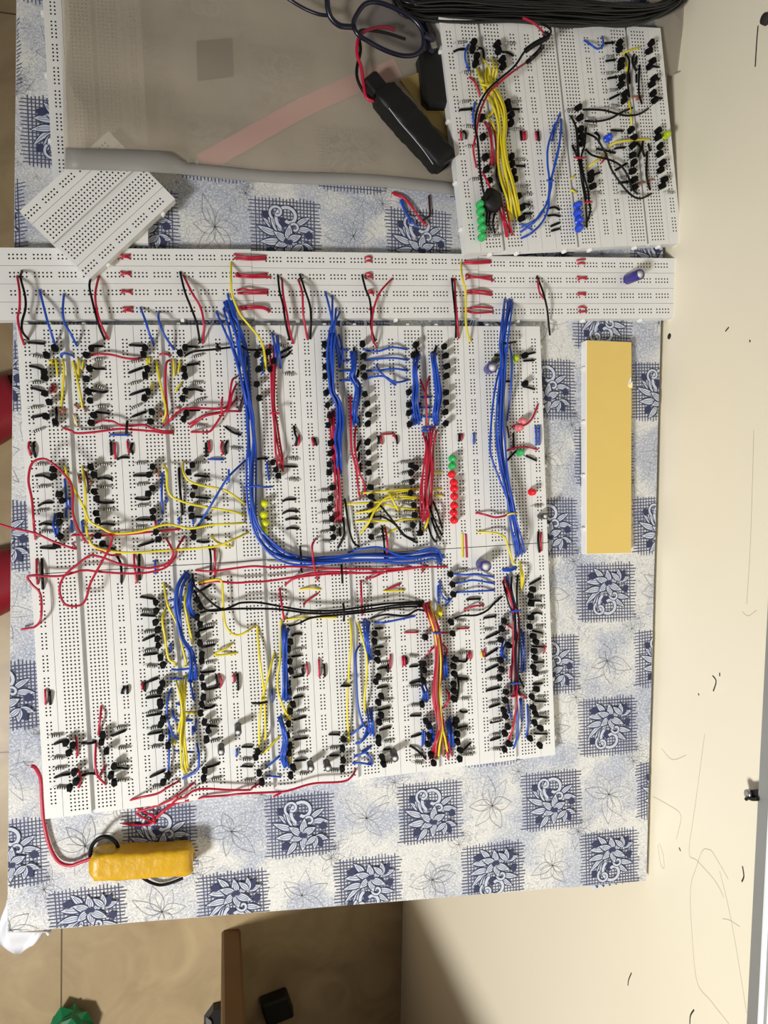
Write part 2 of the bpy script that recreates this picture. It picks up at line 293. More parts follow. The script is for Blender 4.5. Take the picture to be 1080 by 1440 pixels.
DATA = """
@20 450 6
T 350,238 272,297 248,430 262,487 252,613 290,687 262,815 340,870 638,228 600,288 630,412 608,487 626,608 632,672 672,802 650,867
J k 120,190-250,200; 130,388-190,400-245,422; 145,572-240,600; 150,822-240,805; 355,745-358,800-345,860; 655,218-745,222; 660,400-690,412-765,412; 640,592-740,610-785,602; 690,775-800,790; 955,850,9-950,900,10-945,960,9
R 155,298,235,318 160,528,225,528 145,740,215,735 165,945,235,918 680,335,745,328 690,555,755,575 710,728,770,728 735,910,775,910
J y 350,330-365,470; 320,340-300,365; 405,335-420,420-395,730; 415,480-405,650; 495,350-545,560-575,740; 540,330-545,490; 585,345-570,415; 300,350-330,372
J c 500,800-530,890
J r 320,540-340,610; 310,605-350,565
J b 395,310-400,285-450,285-500,305; 810,970-975,970
J o 370,745-425,770; 400,800-432,760; 510,715-540,745; 590,740-600,770
W r 4 640,300-720,287-820,293-920,318-1010,328-1070,318
W r 6 685,870-740,850-830,855-900,890-1000,893-1090,885-1160,915-1260,938-1340,937
W r 5 410,910-470,930-530,955-680,945-880,920-1000,925-1160,938-1260,952-1340,955
@20 620 6
T 335,240 332,295 385,445 395,500 378,630 378,680 385,805 365,885 640,228 675,292 668,435 688,480 685,612 692,665 705,805 740,862
R 205,197,265,197 218,388,275,385 205,592,260,588 240,765,305,770 730,200,790,200 732,388,795,390 760,578,815,582
J k 180,295-250,295-325,330; 205,548-250,525-325,520; 212,708-260,698-340,712; 220,900-290,905-350,905; 705,320-760,312-825,325; 695,512-750,522-840,520; 722,705-780,700-845,708; 742,865-800,900-850,912; 870,155-910,140-965,140; 165,10-165,80-180,135; 815,10-820,115; 998,20-985,70-1002,105
J r 125,10-122,60-140,125; 848,20-852,150; 955,0-960,60-968,105; 660,880-760,945-830,965-895,955
J b 425,320-440,480-440,650; 470,480-470,570; 485,680-487,770; 570,680-580,760; 345,620-330,720-355,800; 370,690-365,780
J p 600,260-622,350-618,440
J o 545,290-550,350; 635,320-655,360
J y 425,215-440,270
W r 16 180,830-165,700-150,500-120,330-150,190-235,150-310,180-420,280-490,400-495,600-530,720-590,830-620,862
W r 14 -120,705,14-0,740,14-180,780-330,850-515,910-490,865
W r 4 490,795-600,798-750,800-880,790-1000,785-1150,768-1400,745
W y 12 435,265-520,430-600,590-640,680-740,735-820,775-920,780-1080,760-1290,705-1480,738-1650,710-1810,700-1945,690
W y 11 575,215-600,400-605,600-615,780-660,880-760,920-900,940-1080,940-1260,925-1560,905-1720,885-1820,845-1970,775
@20 790 6
J r 188,-25-190,100-197,190; 1010,-65-1015,30-1035,180
J k 232,-25-238,120-242,230; 860,-60-895,5-905,90-905,175; 1055,-65-1055,60-1060,155
W r 7 60,572,-6-120,560,-4-180,545,2-225,480-230,330-210,250-150,190-120,120-300,122-420,115-580,72-700,82-900,97-1060,97-1190,78-1290,40-1360,-40-1375,-110-1435,-215
W r 13 735,-282-810,-230-825,-190-800,-110-740,0-690,90-640,190-610,300-570,360-490,375-420,350-385,260-395,170-450,90-560,0-600,-30-660,-55-760,-30-900,20-1080,48-1160,50-1290,15-1340,-60-1320,-130-1280,-200
@20 970 6
T 435,450 485,480 455,545 503,700 525,775 460,830 735,385 725,445 765,525 835,655 815,720 832,785
J k 340,458-420,430; 570,450-630,452-690,440; 830,388-935,345; 345,740-410,720-470,712; 575,722-640,705-700,710; 870,658-960,665; 300,10-300,50-305,125; 930,-25-915,0-908,30; 955,-30-955,30
J r 262,0-265,120; 520,395-530,480-530,560; 540,670-560,750-545,825
R 320,390,385,385 340,575,410,575 355,665,415,660 865,325,935,315 880,495,950,490 880,625,940,615 880,765,940,765 365,826,430,828
W r 4 735,135-725,250-710,380
W r 5 690,450-685,600-700,720-775,800
J r 765,645-715,735
@180 450 6
T 148,228 128,290 158,415 142,472 165,607 140,665 210,780 195,852 475,225 442,282 465,410 472,475 485,602 462,665 480,788 468,838
J k 15,212-125,218; 10,445-118,405; 25,630-140,592; 40,815-150,775; 500,222-580,228; 500,380-595,368; 510,588-570,585-630,600; 820,900-880,945-950,970; 755,200,9-758,232,10-755,265,9; 525,762-600,760
R 35,352,90,345 25,540,85,525 35,745,90,720 555,312,615,295 545,530,610,530 570,685,635,665 590,890,640,895
W k 6 485,300-560,265-720,248-870,230-960,225-1010,250-1130,250
J r 265,293-310,285-360,305; 795,660,10-790,720,11-790,780,10
W r 4 350,340-322,380-318,600-335,820-345,850
W r 7 300,890-360,840-420,780-480,748-620,745-780,748-840,720-860,620-880,510-915,480
W r 6 515,880-600,830-700,790-850,770-950,770
W r 8 525,905-640,815-790,780-850,740-880,620-915,540
W r 6 535,945-620,945-690,940-740,880-800,790-850,740-920,660
J y 165,320-160,380; 240,340-265,500-300,650-320,780-290,860; 235,345-262,500; 200,530-195,580; 385,335-390,470; 440,345-425,440; 450,530-400,600; 182,318-178,360
J o 265,770-300,800; 400,745-440,740; 1010,450-1020,560
J p 935,770-985,590
@180 620 6
T 200,212 180,278 212,398 178,452 218,585 205,648 235,770 265,832 538,200 512,268 555,388 540,455 530,575 540,630 545,768 556,818
J k 50,293-145,293; 62,485-120,495-180,490; 75,665-180,665; 90,888-215,848; 565,293-675,300; 575,475-680,485; 570,640-640,645-690,662; 580,845-630,855-685,850; 430,230-440,420-460,625; 658,20-660,130; 838,0-820,50-830,110
W k 5 690,905-700,1000-695,1130
W r 5 730,905-733,1000-735,1145
J r 685,0-688,95; 795,5-785,60-805,115; 230,680-235,730
J b 690,155-805,157; 290,270-285,480-295,620; 325,480-325,515; 430,650-432,700; 265,690-275,660; 545,640-550,700; 850,240,12-850,300,13-850,355,12; 228,1010-232,1120
R 75,190,140,188 75,370,150,365 85,550,150,545 75,728,130,728 575,180,635,182 605,338,665,338 585,520,645,520 635,725,690,722 870,60,935,68
W y 9 300,200-330,260-330,380-360,460-420,495-520,530-700,565-860,590-985,625
W y 9 465,175-470,270-520,340-620,375-780,405-870,445-985,530
W y 6 700,800-750,850-820,880-880,890
W b 11 590,720-690,560-790,390-860,290-990,165
J o 245,245-260,300
@340 450 6
T 710,208 712,280 710,385 712,475 712,617 735,712 742,800 742,885 760,1038 1025,205 1030,300 1030,390 1043,472 1045,620 1055,708 1062,790 1062,880 1065,1030 122,292 210,262 132,412 235,412 122,532 145,655 262,345
J k 320,280-410,235; 325,320-380,300-410,265; 440,895-450,960-465,1000-450,1060; 945,235-950,330; 985,430-970,480; 615,1000-630,1055; 50,310-35,390; 55,430-62,550; 985,820-995,900; 1000,1020-975,1080
J r 485,970-485,1020-470,1060; 592,995-605,1060; 15,370-25,400; 235,790,10-280,778,11-315,790,10
R 315,215,365,218 370,455,420,460
B bbb 7 5 288,100-292,200-295,300-300,420
B rrr 7 6 265,180-262,400-265,700-290,900-308,1080-318,1170-325,1280
J y 195,285-192,350-205,420
J b 170,320-175,450; 830,240-895,255; 850,345-900,345; 820,430-910,428; 830,510-920,510; 820,120-850,250-845,350-820,400
B bbbbbbbbb 6 8 770,60-760,130-748,300-755,500-765,610-810,700-830,850-815,1000-822,1150-818,1310
B bbbbbb 6 9 950,240-945,400-930,480-978,560-980,650-955,780-965,900
W r 7 915,640-920,850-925,1080-965,1260-985,1440-1000,1500
W r 7 960,900-955,1080-990,1280-1030,1370-1040,1480
B rrrr 6 7 760,760-770,900-775,1100-790,1270-810,1470-820,1720
@340 620 6
T 752,20 752,105 750,190 738,268 765,395 755,487 755,575 765,662 768,742 780,815 265,180 295,240 305,297
R 670,420,730,418 655,510,720,508 675,608,730,600 680,690,740,688 665,775,720,765 680,850,740,850 395,150,455,155 400,325,460,330
J k 120,155-160,148-215,152; 345,215-455,218; 345,510-380,495-455,493; 348,610-400,590-475,595; 370,665-420,655-475,658; 378,742-420,735-480,740; 855,650-865,740-860,800-810,905; 825,735-830,800; 990,30-970,80; 990,100-985,170; 1000,190-1000,260
W k 5 870,490-885,600-905,740-940,850-990,890
W k 8 492,890-500,980-502,1100
W r 9 625,825-595,880-600,990-615,1080-640,1175
J b 212,180-228,330; 15,395,10-130,378,12-190,390,10-260,385,5
L y 192,530 195,625 200,690 192,765
@500 450 6
T 512,208 495,292 458,612 455,707 460,788 468,880 755,218 760,292 768,390 770,468 768,610 768,692 762,780 768,872
J r 215,965-325,960; 215,985-225,1045; 325,975-340,1000; 900,965-895,1010; 620,480-592,600-600,750-603,900; 545,500-585,600
J k 195,985-195,1040; 345,980-352,1040; 875,965-875,1020; 505,230-530,290; 680,225-650,310; 490,390-530,400; 490,465-520,400; 545,700-525,780
J b 998,955-998,1045; 555,650-640,650; 555,738-640,738; 555,815-650,820; 560,910-650,905; 560,935-640,930
W b 5 60,248-180,265-310,230-435,248
W b 5 75,338-310,320-440,338
W b 5 90,428-200,425-330,410-440,428
W b 6 80,500-150,480-240,475-340,525-445,505
W b 9 175,380-230,460-335,550
B bbbbbb 6 8 520,270-500,400-510,550-500,700-520,890
B bbbbbbb 6 8 672,250-655,330-680,500-700,650-682,800-695,890
B rrrrr 8 9 600,950-610,1080-590,1300-578,1450-580,1600-575,1710
B rrr 8 8 665,880-650,960-640,1080-645,1250-625,1430-605,1600
@500 620 6
T 475,198 478,275 485,352 478,448 505,538 505,622 497,705 548,785 520,220
T 105,12 115,97 115,183 115,270 122,385 125,468 118,550 130,635 138,720 138,808
R 378,185,435,178 388,278,445,265 390,358,440,345 395,438,440,432 390,520,450,515 405,602,460,595 405,685,460,682 400,760,470,752 168,755,220,758 175,825,230,820
W y 5 45,438-150,435-350,415-560,400
W y 6 -95,535-0,530-150,520-240,505-350,485-550,485
W y 6 0,610-140,580-220,510-330,440-520,408
W y 6 15,600-170,590-250,540-340,560-550,580
W y 5 0,680-130,675-300,680-400,665-540,655
W y 8 45,780-110,690-180,560-300,465-550,480
W y 10 255,410-300,470-350,570-365,582
W y 4 265,780-370,730
W y 7 630,590-600,700-565,775
J y 640,270-720,265; 650,410-720,410; 660,460-740,465
J k 545,690-545,770; 550,540-545,640
W k 8 150,490-230,570-350,720-420,800-500,830
W k 8 165,640-240,645-340,710-400,790-520,860
W k 7 640,480-690,600-730,735
W k 7 620,540-670,680-730,795
W k 7 640,650-680,770-715,830
W k 7 610,700-640,800-680,855
W k 7 225,720-240,850-250,1020
W r 7 250,730-268,870-255,1035
W y 6 900,780-903,985
W r 6 930,790-938,985
L g 830,148 828,215
L r 828,282 843,348 843,402 847,468 845,545 843,605 845,670
@640 450 6
L e 518,322
L d 355,332
T 590,300 590,540
J k 580,345-665,340; 600,290-670,275; 570,560-620,570-670,585; 335,295-385,300; 415,520,8-470,515,8; 400,200,12-450,195,13-510,185,8; 490,960-495,1070
C purple 282,416,318,398 3.9
J r 480,900-550,890-600,880-650,830-700,710; 365,1000-370,1080; 480,905-560,870
L m 550,905 582,852
J b 680,895-685,1055; 712,890-712,1050
J y 335,870-342,960
J p 440,900-455,990
W b 10 460,220-480,340-470,560-440,850
W b 8 380,400-340,560-310,800-295,1080-320,1200-370,1330-420,1460-470,1580
W b 9 400,420-400,600-370,800-385,1080
@640 620 6
J r 430,85-500,60-600,50-695,75; 728,770-720,850-730,930
J k 435,170-500,100-530,80; 595,125-640,145-685,165; 703,765-700,850-712,940; 490,0-492,70
L g 565,95
L r 665,430
R 670,550,720,548
C black 715,635,765,635 2.4
C purple 216,1036,265,1058 4.1
W r 5 175,605-260,625-340,645-420,630-490,590
W y 6 190,770-320,775-410,805-440,870-480,1000-500,1030
J y 440,625,14-480,612,16-525,615,13
B bbbbbbbb 8 12 456,-1200-432,-1020-408,-820-406,-680-390,-460-375,-200-385,0-405,200-445,420-480,600-505,740-535,860-560,980
@180 790 6
T 230,352 240,412 240,508 258,570 248,658 252,718 270,808 300,870 285,1025 575,325 605,385 580,470 598,532 583,628 605,688 618,785 612,845 622,985 628,1052
J k 108,295-160,303-222,313; 112,450-225,457; 130,662-220,622; 135,787-240,773; 165,1015-250,982; 145,1020-140,1085; 605,580-715,550; 625,722-730,698; 620,935-725,925; 600,250-700,195; 925,945-930,1080; 745,960-758,1060
J r 118,1020-120,1075; 770,950-790,1000-780,1055; 893,945-895,1015
R 122,415,180,420 140,595,205,590 140,755,210,745 165,880,225,885 650,545,710,530 660,685,730,675 660,855,720,845
W y 7 300,180-330,340-350,400-420,540-450,680-490,850-480,885
W y 7 330,380-290,480-310,620-340,810-390,850-400,880
W y 7 515,185-480,330-500,480-530,620-545,680
W y 4 885,685-830,730-750,765-750,790-920,770
B bbbbb 6 9 510,85-440,200-420,350-430,500-460,650-530,760-550,900-540,1020
B bbb 5 8 545,120-530,250-520,380-560,470
J b 340,330-430,318-470,325; 370,390-460,390; 365,905,9-430,912,9-515,900,9; 365,990,9-470,985,9; 360,690-360,760
W r 6 570,72-700,80-850,62-1000,42-1090,38-1230,48-1390,40-1660,55-2040,62-2220,60-2480,45-2690,42
W r 6 600,192-740,165-900,178-1040,170-1160,165-1400,130-1560,95-1760,85-2020,95-2170,85-2370,60-2520,35
W r 5 1325,195-1410,140-1560,115-1760,100-1960,95-2100,90
W y 7 590,180-740,150-790,170-800,300-815,500-860,590-930,620-1000,590-1070,540
W k 8 545,105-560,200-620,260-700,340-800,400-900,365-960,345-1110,345-1310,380-1510,410-1760,410-2040,372-2220,350-2495,335
W k 9 560,240-640,390-720,415-800,405-960,395-1260,400-1560,435-1810,425-2040,400-2270,365-2495,355
W k 7 615,430-680,410-760,402
@340 790 6
W k 7 400,540-480,520-600,470-850,445-1080,420-1310,385-1535,375
J k 840,20,9-846,100,11-850,180,9; 855,350,10-865,425,12-860,500,10
W r 9 320,225-340,380-360,490
W r 9 1005,160-1010,300-1018,450
J y 490,235-580,222-665,235
J r 525,365-530,345-580,310-645,265; 548,860-560,950; 650,825-655,970
W y 4 370,490-540,470-800,470
W y 7 330,490-325,800-305,950-305,1080-340,1200-410,1340
W y 6 130,540-150,800-175,1000-190,1150-200,1440-195,1500
W y 6 275,770-240,900-200,1050-165,1200-148,1410-150,1570
W y 6 910,480-925,620-910,850-900,1000-890,1250-905,1520
W y 7 985,510-1010,620-1050,780-1055,950-1035,1150-1045,1280
W b 6 1000,700-960,780-965,1000-980,1210-1020,1360-1060,1400
B bbbbbb 6 8 370,530-365,620-358,750-362,900-370,1080-372,1180
T 415,678 400,735 412,850 405,920 398,1025
J k 425,625-450,608-505,605; 425,800-498,790; 440,975-515,960; 520,870-510,910-525,945; 695,870-700,965; 840,1045,8-870,1048,8-905,1045,8
R 445,745,505,735 445,905,505,890
@500 790 6
T 162,610 162,670 182,778 180,832 200,970 175,1020 588,635 575,870 580,925 575,1000 805,110 825,190 828,275 808,505 828,610 840,830 830,885 830,945 830,1030
J k 170,563-228,560; 170,725-232,715; 185,908-215,895-265,890; 940,318-1050,312; 460,885-520,880; 430,810-432,860; 275,850-275,930; 865,835-930,840-945,780; 870,985-945,990; 545,840-555,1000
J r 415,597-525,595; 395,800-400,875; 412,800-418,875; 265,235-380,185; 860,565-950,562; 955,765-948,820; 970,760-972,820; 295,785-290,900; 720,600-780,600; 565,40,9-567,85,9
J y 240,248-410,242
R 205,660,270,652 215,855,270,850 455,795,510,800 850,500,910,500 865,70,930,68 860,155,930,150 885,770,930,770
W k 5 840,478-900,455-1020,450-1110,410-1170,350-1235,295
W r 4 915,405-1000,375-1080,368
W b 5 830,103-920,110-1020,105-1165,128
W b 5 850,182-920,170-1000,155-1170,183
W b 5 850,258-1000,250-1170,240
J b 710,155-720,260-760,320-790,318; 695,205-695,300-705,350; 760,370-810,310; 655,600,12-690,603,13-720,595,12
W k 5 125,480-250,445-420,455-520,405-580,415
W b 5 165,510-250,510-500,458
W r 5 85,145-150,130-250,85-330,70-470,45
B yyyy 5 7 720,370-705,430-690,490
B ryroryrr 7 10 600,340-640,450-678,580-690,700-695,850-690,1000-685,1160-700,1290-715,1400-685,1540-670,1670
B ryro 7 9 640,430-680,580-700,720-705,900-700,1100-715,1380-750,1500-785,1670
B bbbbb 5 9 95,480-95,600-105,720-120,860
W r 9 765,1075-790,1140-760,1210-710,1250
J r 730,690-770,740-760,800; 600,800-640,740-700,700
W k 6 860,960-870,1060-850,1180
B bbbb 5 9 740,760-745,880-760,1000
@640 790 6
T 655,232 645,290 640,362 640,480 640,548 658,632 680,670 665,762 680,810 668,890 685,945 425,500 400,560 390,660 390,830 395,905 390,975 460,700
J k 630,190-720,140; 625,325-720,330; 645,440-690,430-730,437; 655,580-735,600; 650,712-750,718; 670,850-745,845; 660,1030-735,1025; 245,475-340,460; 260,645-375,592; 250,800-355,735; 260,918-360,872; 300,1080-370,1060
J r 755,710-750,765; 248,735-245,800
J y 222,760-225,800
R 675,300,720,300 680,380,735,380 680,547,735,545 250,575,300,572 280,695,330,690 285,838,345,830 290,990,345,985 720,945,745,940
B krbkrk 8 11 430,110-450,230-490,360-510,430-515,600-505,750-508,1000-518,1130
W r 10 400,170-450,280-490,390-540,470-530,600-510,730
J b 460,425,13-500,415,14-555,410,12; 470,1030,12-505,1026,13-545,1020,12; 395,65-460,60-510,45; 400,75-470,75-520,50
W k 7 530,110-520,250-525,400
W k 6 520,900-545,980-580,1055
W y 10 545,0-575,130-558,235
W y 10 545,10-560,130-562,240
B bbb 5 8 560,560-575,750-570,960
B bb 5 7 420,640-400,760-440,850
J r 470,880-460,980; 440,530-480,560
@180 950 6
T 275,125 272,230 278,265 300,370 285,420 285,535 335,595 345,850 305,912 637,188 615,252 605,325 645,400 672,475 662,540 640,810 632,878
J k 155,190-275,172; 160,340-275,322; 175,495-285,475; 190,855-305,805; 645,275-700,270-735,250; 660,420-745,428; 660,775-720,760-770,742; 650,120-755,100; 965,602-1045,602; 965,765-1045,768
R 185,150,250,138 170,318,235,305 195,448,255,435 205,605,265,600 210,942,275,935 680,230,735,205 690,395,750,385 700,558,760,545 705,880,770,868 970,710,1030,710 985,890,1045,885
C black 927,415,930,482 2.4
C black 785,592,787,648 2.4
B yyy 7 9 430,10-450,150-468,350-462,500-470,650-475,760-505,830
W y 10 490,0-480,200-450,350-420,480
W y 6 470,312-600,315
J b 365,110-335,200-330,330-370,480-430,540; 350,450-345,700-340,840; 380,290-400,370-540,380; 520,20-550,200; 575,380-565,470; 545,440-545,500; 410,240-455,250; 400,635,8-475,642,9-550,645,8; 540,110-555,205; 920,620-915,680
W b 5 580,570-600,680-580,800-460,870
W r 6 432,890-340,940-250,995-100,1030,4-0,1065,-3-96,1125,-5-214,1188,-6
W r 6 560,905-420,1010-340,1060,3-200,1115,-3-75,1162,-6-236,1247,-7
W r 5 1120,905-1050,945-1020,965-850,965-660,955-560,970-470,1030-408,1050,2-300,1140,-5-220,1205,-6
W r 6 1920,790-1890,850-1810,895-1560,912-1360,970-1260,982-960,997-850,1010,3-660,1025,2-560,1045,-2-432,1070,-4-340,1115,-5-252,1194,-6-210,1218,-7
J r 198,1164,-3-220,1235,-6-120,1262,-7--48,1248,-7
J y 385,540-392,580
@340 950 6
T 400,130 425,248 408,310 395,418 385,505 405,590 402,660 425,780 418,845 130,648 118,698 148,828 172,898 860,550 858,615 862,725 860,788
J k 440,188-515,172; 440,375-485,362-540,345; 450,540-550,525; 455,718-535,712; 740,497-820,497; 745,675-815,672; 90,233,9-150,233,11-215,222,9; 845,85,9-910,85,9
R 465,125,525,118 465,310,520,298 475,488,525,478 480,660,535,650 490,830,550,828 745,615,805,612 755,805,810,803
C black 575,740,586,786 2.4
C black 712,728,732,786 2.6
B bbbb 5 8 310,320-345,430-370,550-350,680-385,790
J b 210,775-320,680; 210,845-325,855; 255,120-258,220
J y 175,660-230,610-320,510; 395,520-405,650-402,750; 380,300-405,230
W b 4 920,505-1000,440-1040,410
W b 4 965,570-1020,550-1075,480
W b 4 950,685-1020,655-1090,600
W b 4 935,740-1010,738-1090,752
W y 3 370,310-395,380
J r 270,1020,-5-330,990,-2
@500 950 6
T 215,178 187,228 212,335 195,395 195,530 195,575 222,695 232,748 575,240 600,390 625,430 630,510 615,590 640,668 668,750 825,130 835,205 845,380 845,420 860,500 870,557 880,640 885,715
J k 185,105-270,90; 190,292-290,268; 205,460-295,435; 240,625-285,620; 460,65-550,45; 465,340-545,338; 468,518-510,508-555,492; 455,590-520,630-590,700; 880,295-905,308-940,305; 870,440-940,425; 895,640-970,570; 870,20-945,25
R 222,45,280,35 235,210,290,205 230,385,285,378 245,560,300,550 250,735,300,730 465,95,525,92 470,255,530,250 500,685,555,682 500,735,560,740 885,50,940,45 895,200,950,195 895,465,945,455 925,635,985,625 930,670,985,665
C black 318,640,336,702 2.6
B bbb 5 7 560,60-590,150-580,230
B bbbb 5 9 610,380-640,460-650,600
B bb 4 8 570,450-575,610
B bbbb 5 9 780,350-800,500-808,640
B bbbb 5 9 115,270-135,400-140,520
J b 0,575-60,550-100,430; 60,640-130,600; 140,750-130,700-80,650
@640 950 6
T 435,150 430,215 415,290 430,350 455,435 425,485 460,578 432,628 685,122 658,182 660,275 685,320 680,400 720,450 722,590 640,540
J k 265,128-375,102; 290,268-375,240; 300,398-385,380; 300,547-380,522; 660,75-735,65; 675,215-765,220; 690,345-775,355; 675,490-775,492
R 310,220,355,215 320,380,370,370 315,505,375,495 320,625,375,622 700,185,740,182 710,330,765,325
W r 8 512,0-520,170-510,300-480,470-430,580
J r 520,165-560,155-600,195; 475,180-520,170
W b 6 525,60-520,200-530,470-495,610
J b 450,250-470,350; 610,250-615,400-600,520; 560,200-565,380; 545,200-560,260
@0 340 6
W r 8 145,290-165,420-165,560-150,640-170,760-205,870
W k 8 185,245-175,310-210,450-215,560-185,680-190,760-235,815
W b 8 335,405-390,630-430,760-465,870
W b 8 540,440-530,580-545,680-600,780-650,880
W k 8 790,245-755,360-780,500-830,690-885,825
W r 8 835,290-805,430-815,560-850,690-915,825
@160 340 6
W b 8 225,555-265,660-300,770-340,865
W b 8 380,590-380,660-430,790-510,910
W k 8 560,255-600,420-650,550-700,690-728,855
W r 8 590,285-660,430-730,550-760,690-755,855
J r 55,105-95,120-137,108; 55,140-95,128-137,140; 60,250-100,270-142,252; 60,285-100,262-142,285; 65,408-110,422-152,405; 65,435-110,418-152,437; 78,555-115,562-160,552; 78,588-115,580-160,590
B bbbbbb 10 6 965,480-1015,660-1060,800-1090,950-1105,1090-1130,1300-1150,1500-1160,1700-1160,1900-1165,2150-1180,2330-1230,2470-1310,2580-1440,2660-1600,2690-1800,2685-2040,2665-2280,2668-2500,2670-2700,2640-2780,2690
W b 8 865,590-940,760-1000,900-1060,1100-1110,1300-1140,1500
W b 8 925,565-970,720-1010,880-1060,1060
W b 10 960,440-1010,620-1050,700-1070,950-1120,1200-1150,1350-1180,1500-1175,1700-1150,1950-1155,2150-1200,2340-1260,2450-1420,2600-1560,2680
W b 7 1980,2620-2100,2590-2250,2580-2430,2650-2650,2590-2740,2600-2765,2690
@320 340 6
W r 4 55,105-180,130-325,120
W r 4 55,140-180,150-325,148
W r 4 65,270-200,285-335,268
W r 4 70,290-200,300-365,298
W r 4 80,410-130,400-200,410-340,408
W r 4 85,435-200,436-340,435
W r 4 95,550-200,545-300,550-355,575
W r 4 95,575-200,560-300,562-355,590
W y 9 30,175-30,330-40,450-100,600-170,690-260,800-300,880-318,1000-325,1075
W k 8 425,285-440,420-470,540-490,680-525,830
W r 8 460,315-470,450-500,600-520,730-555,860
W r 8 595,320-630,430-640,620-675,825
W k 8 610,275-650,400-695,540-705,680-698,820
W b 8 825,425-860,560-880,680-870,800-880,1000
W b 8 885,455-885,600-890,700-930,850-960,1000
W b 8 915,560-905,680-890,780-880,900
W b 8 950,590-910,680-900,760-920,900-950,1060
@480 340 6
W k 8 175,280-205,400-240,490-252,620-250,720-285,840
W r 9 430,310-330,420-275,560-258,700-265,820-300,890
W k 8 932,310-945,450-965,650-965,810
W r 8 955,310-965,500-980,680-990,815
J r 200,132-230,125-258,135; 200,168-230,160-258,168; 200,272-235,265-262,278; 200,302-235,295-265,305; 225,415-250,408-270,425; 225,438-250,430-270,440; 235,570-250,562-268,575
@640 340 6
W y 9 50,175-60,300-90,430-90,600-95,730-130,845
W r 4 75,165-180,168-300,160
W r 4 75,180-180,182-300,175
W r 4 90,275-180,298-310,290
W r 4 90,310-180,300-325,325
W r 4 100,415-200,412-310,425
W r 4 100,435-200,435-310,450
W r 4 105,565-200,550-315,560
W r 4 100,585-170,600-320,592
W k 8 690,290-740,420-775,560-790,700,2-800,785,-5
W r 7 695,310-700,360-715,430-750,480
@800 340 6
J r 65,158-100,150-138,148; 72,188-105,178-135,185; 70,292-105,305-150,295; 75,325-110,305-150,315; 75,430-105,437-140,430; 75,452-105,440-140,450; 80,555-110,548-148,560; 80,588-115,592-150,585
C purple 490,318,606,272 4.0
@620 20 6 1
T 295,230 285,290 315,345 300,410 475,245 495,295 525,370 530,430 560,735 575,780 600,845 600,915 350,870
J k 105,318-150,298-200,295; 520,320-570,325-610,350; 160,808-265,800; 605,800-660,803; 320,285-355,300-365,390; 190,985-210,1010-210,1055; 672,985-680,1060; 820,990-828,1065
J r 165,985-172,1060; 690,990-700,1060; 710,990-716,1055; 800,990-810,1060; 240,530-290,580-330,690
J b 235,255-205,320-210,400-240,480; 290,740-270,840-280,940; 565,960-560,1030; 1005,840-975,920-935,1075
R 130,240,200,235 555,245,600,245 175,490,265,492 180,740,225,735 600,740,650,735 215,945,260,950 615,970,665,970
B yyyyyyyy 12 9 370,450-385,570-440,680-490,800-515,950-515,1080-530,1260-560,1410-595,1560-625,1740
W y 10 300,460-340,560-385,600
W y 10 345,370-410,460-400,580
W y 10 430,365-445,460-420,580
W y 10 465,390-470,480-445,580
W y 10 460,700-440,820-385,870
W y 9 390,870-440,930-475,1040
J y 335,590,16-385,600,18-435,590,16
W r 24 690,30,24-790,80,24-870,160,20
W k 24 840,70,24-925,130,24-900,190,22-800,240-710,310-620,440-480,560-380,660-310,800-290,950-310,1060-330,1310-360,1500-410,1590
W k 24 870,260-800,330-725,405
W r 20 730,400-600,490-480,590-400,670-330,830-300,1000-275,1140-300,1290
B rrr 8 9 400,900-430,1000-440,1160-435,1290
@620 180 6 1
T 600,240 610,300 618,365 625,420 665,565 685,660 680,755 385,240 395,335 420,430 370,60
J k 640,318-705,322; 700,640-750,645; 700,722-765,722; 905,680-960,668-1000,690; 900,740-960,735-1005,745; 930,828-1000,800; 935,868-1000,850
R 635,262,690,265 660,492,720,490 700,560,740,560 710,655,750,670 710,750,745,765 440,915,490,905 265,435,310,430 235,155,270,155
L g 348,633 350,693 360,762 360,834 363,912
W r 12 350,370-390,450-435,540
B kkk 10 9 420,690-415,800-430,890
B rrrr 8 9 515,620-540,780-580,925
J k 480,290-470,400-520,540
W b 9 960,-30-905,150-900,300-915,450-900,620-840,720-780,800-670,880
W b 9 1015,-10-990,200-940,400-930,500-890,640-820,760-680,840
W b 9 1015,-70-1005,100-950,350-920,480-905,680-850,800-760,890-680,930
J b 890,440,12-920,448,13-950,442,12; 670,810-720,830-770,860
@780 20 6 1
T 565,225 565,285 578,380 570,430 582,520 578,580 602,665 605,715 830,235 800,292 830,380 815,430 845,535 825,580 845,660 850,720 205,770 220,860 230,955 235,1020 655,975 675,1030 880,980 880,1030
J k 420,245-500,240; 435,395-510,385; 450,542-525,530; 465,715-545,675; 480,978-575,985; 835,440-875,445; 850,540-885,545; 870,705-905,710; 690,360-685,420; 630,500-635,580; 690,510-690,570; 670,340-655,400-690,480
W k 6 235,805-400,808-530,840-620,855-720,840-790,795
W k 7 255,900-350,905-470,880-560,830-655,790
W k 6 600,335-630,400-615,550-630,700
W k 6 715,430-710,650-735,755
W b 7 250,220-310,260-360,290-400,275-410,230-400,190
J y 560,340-620,310-720,280; 605,390-610,500; 625,720-640,830-650,935
L b 470,1030
L e 960,1005
R 430,360,480,358 430,500,480,495 455,645,510,640 470,772,525,775 270,882,325,880 280,945,340,945 100,815,150,805
J o 660,700-720,690; 690,720-745,690
@780 180 6 1
T 670,145 665,215 685,290 665,350 685,430 680,490 235,120 310,370 320,430 325,480 905,150 890,215 915,290 900,350 930,425 915,480
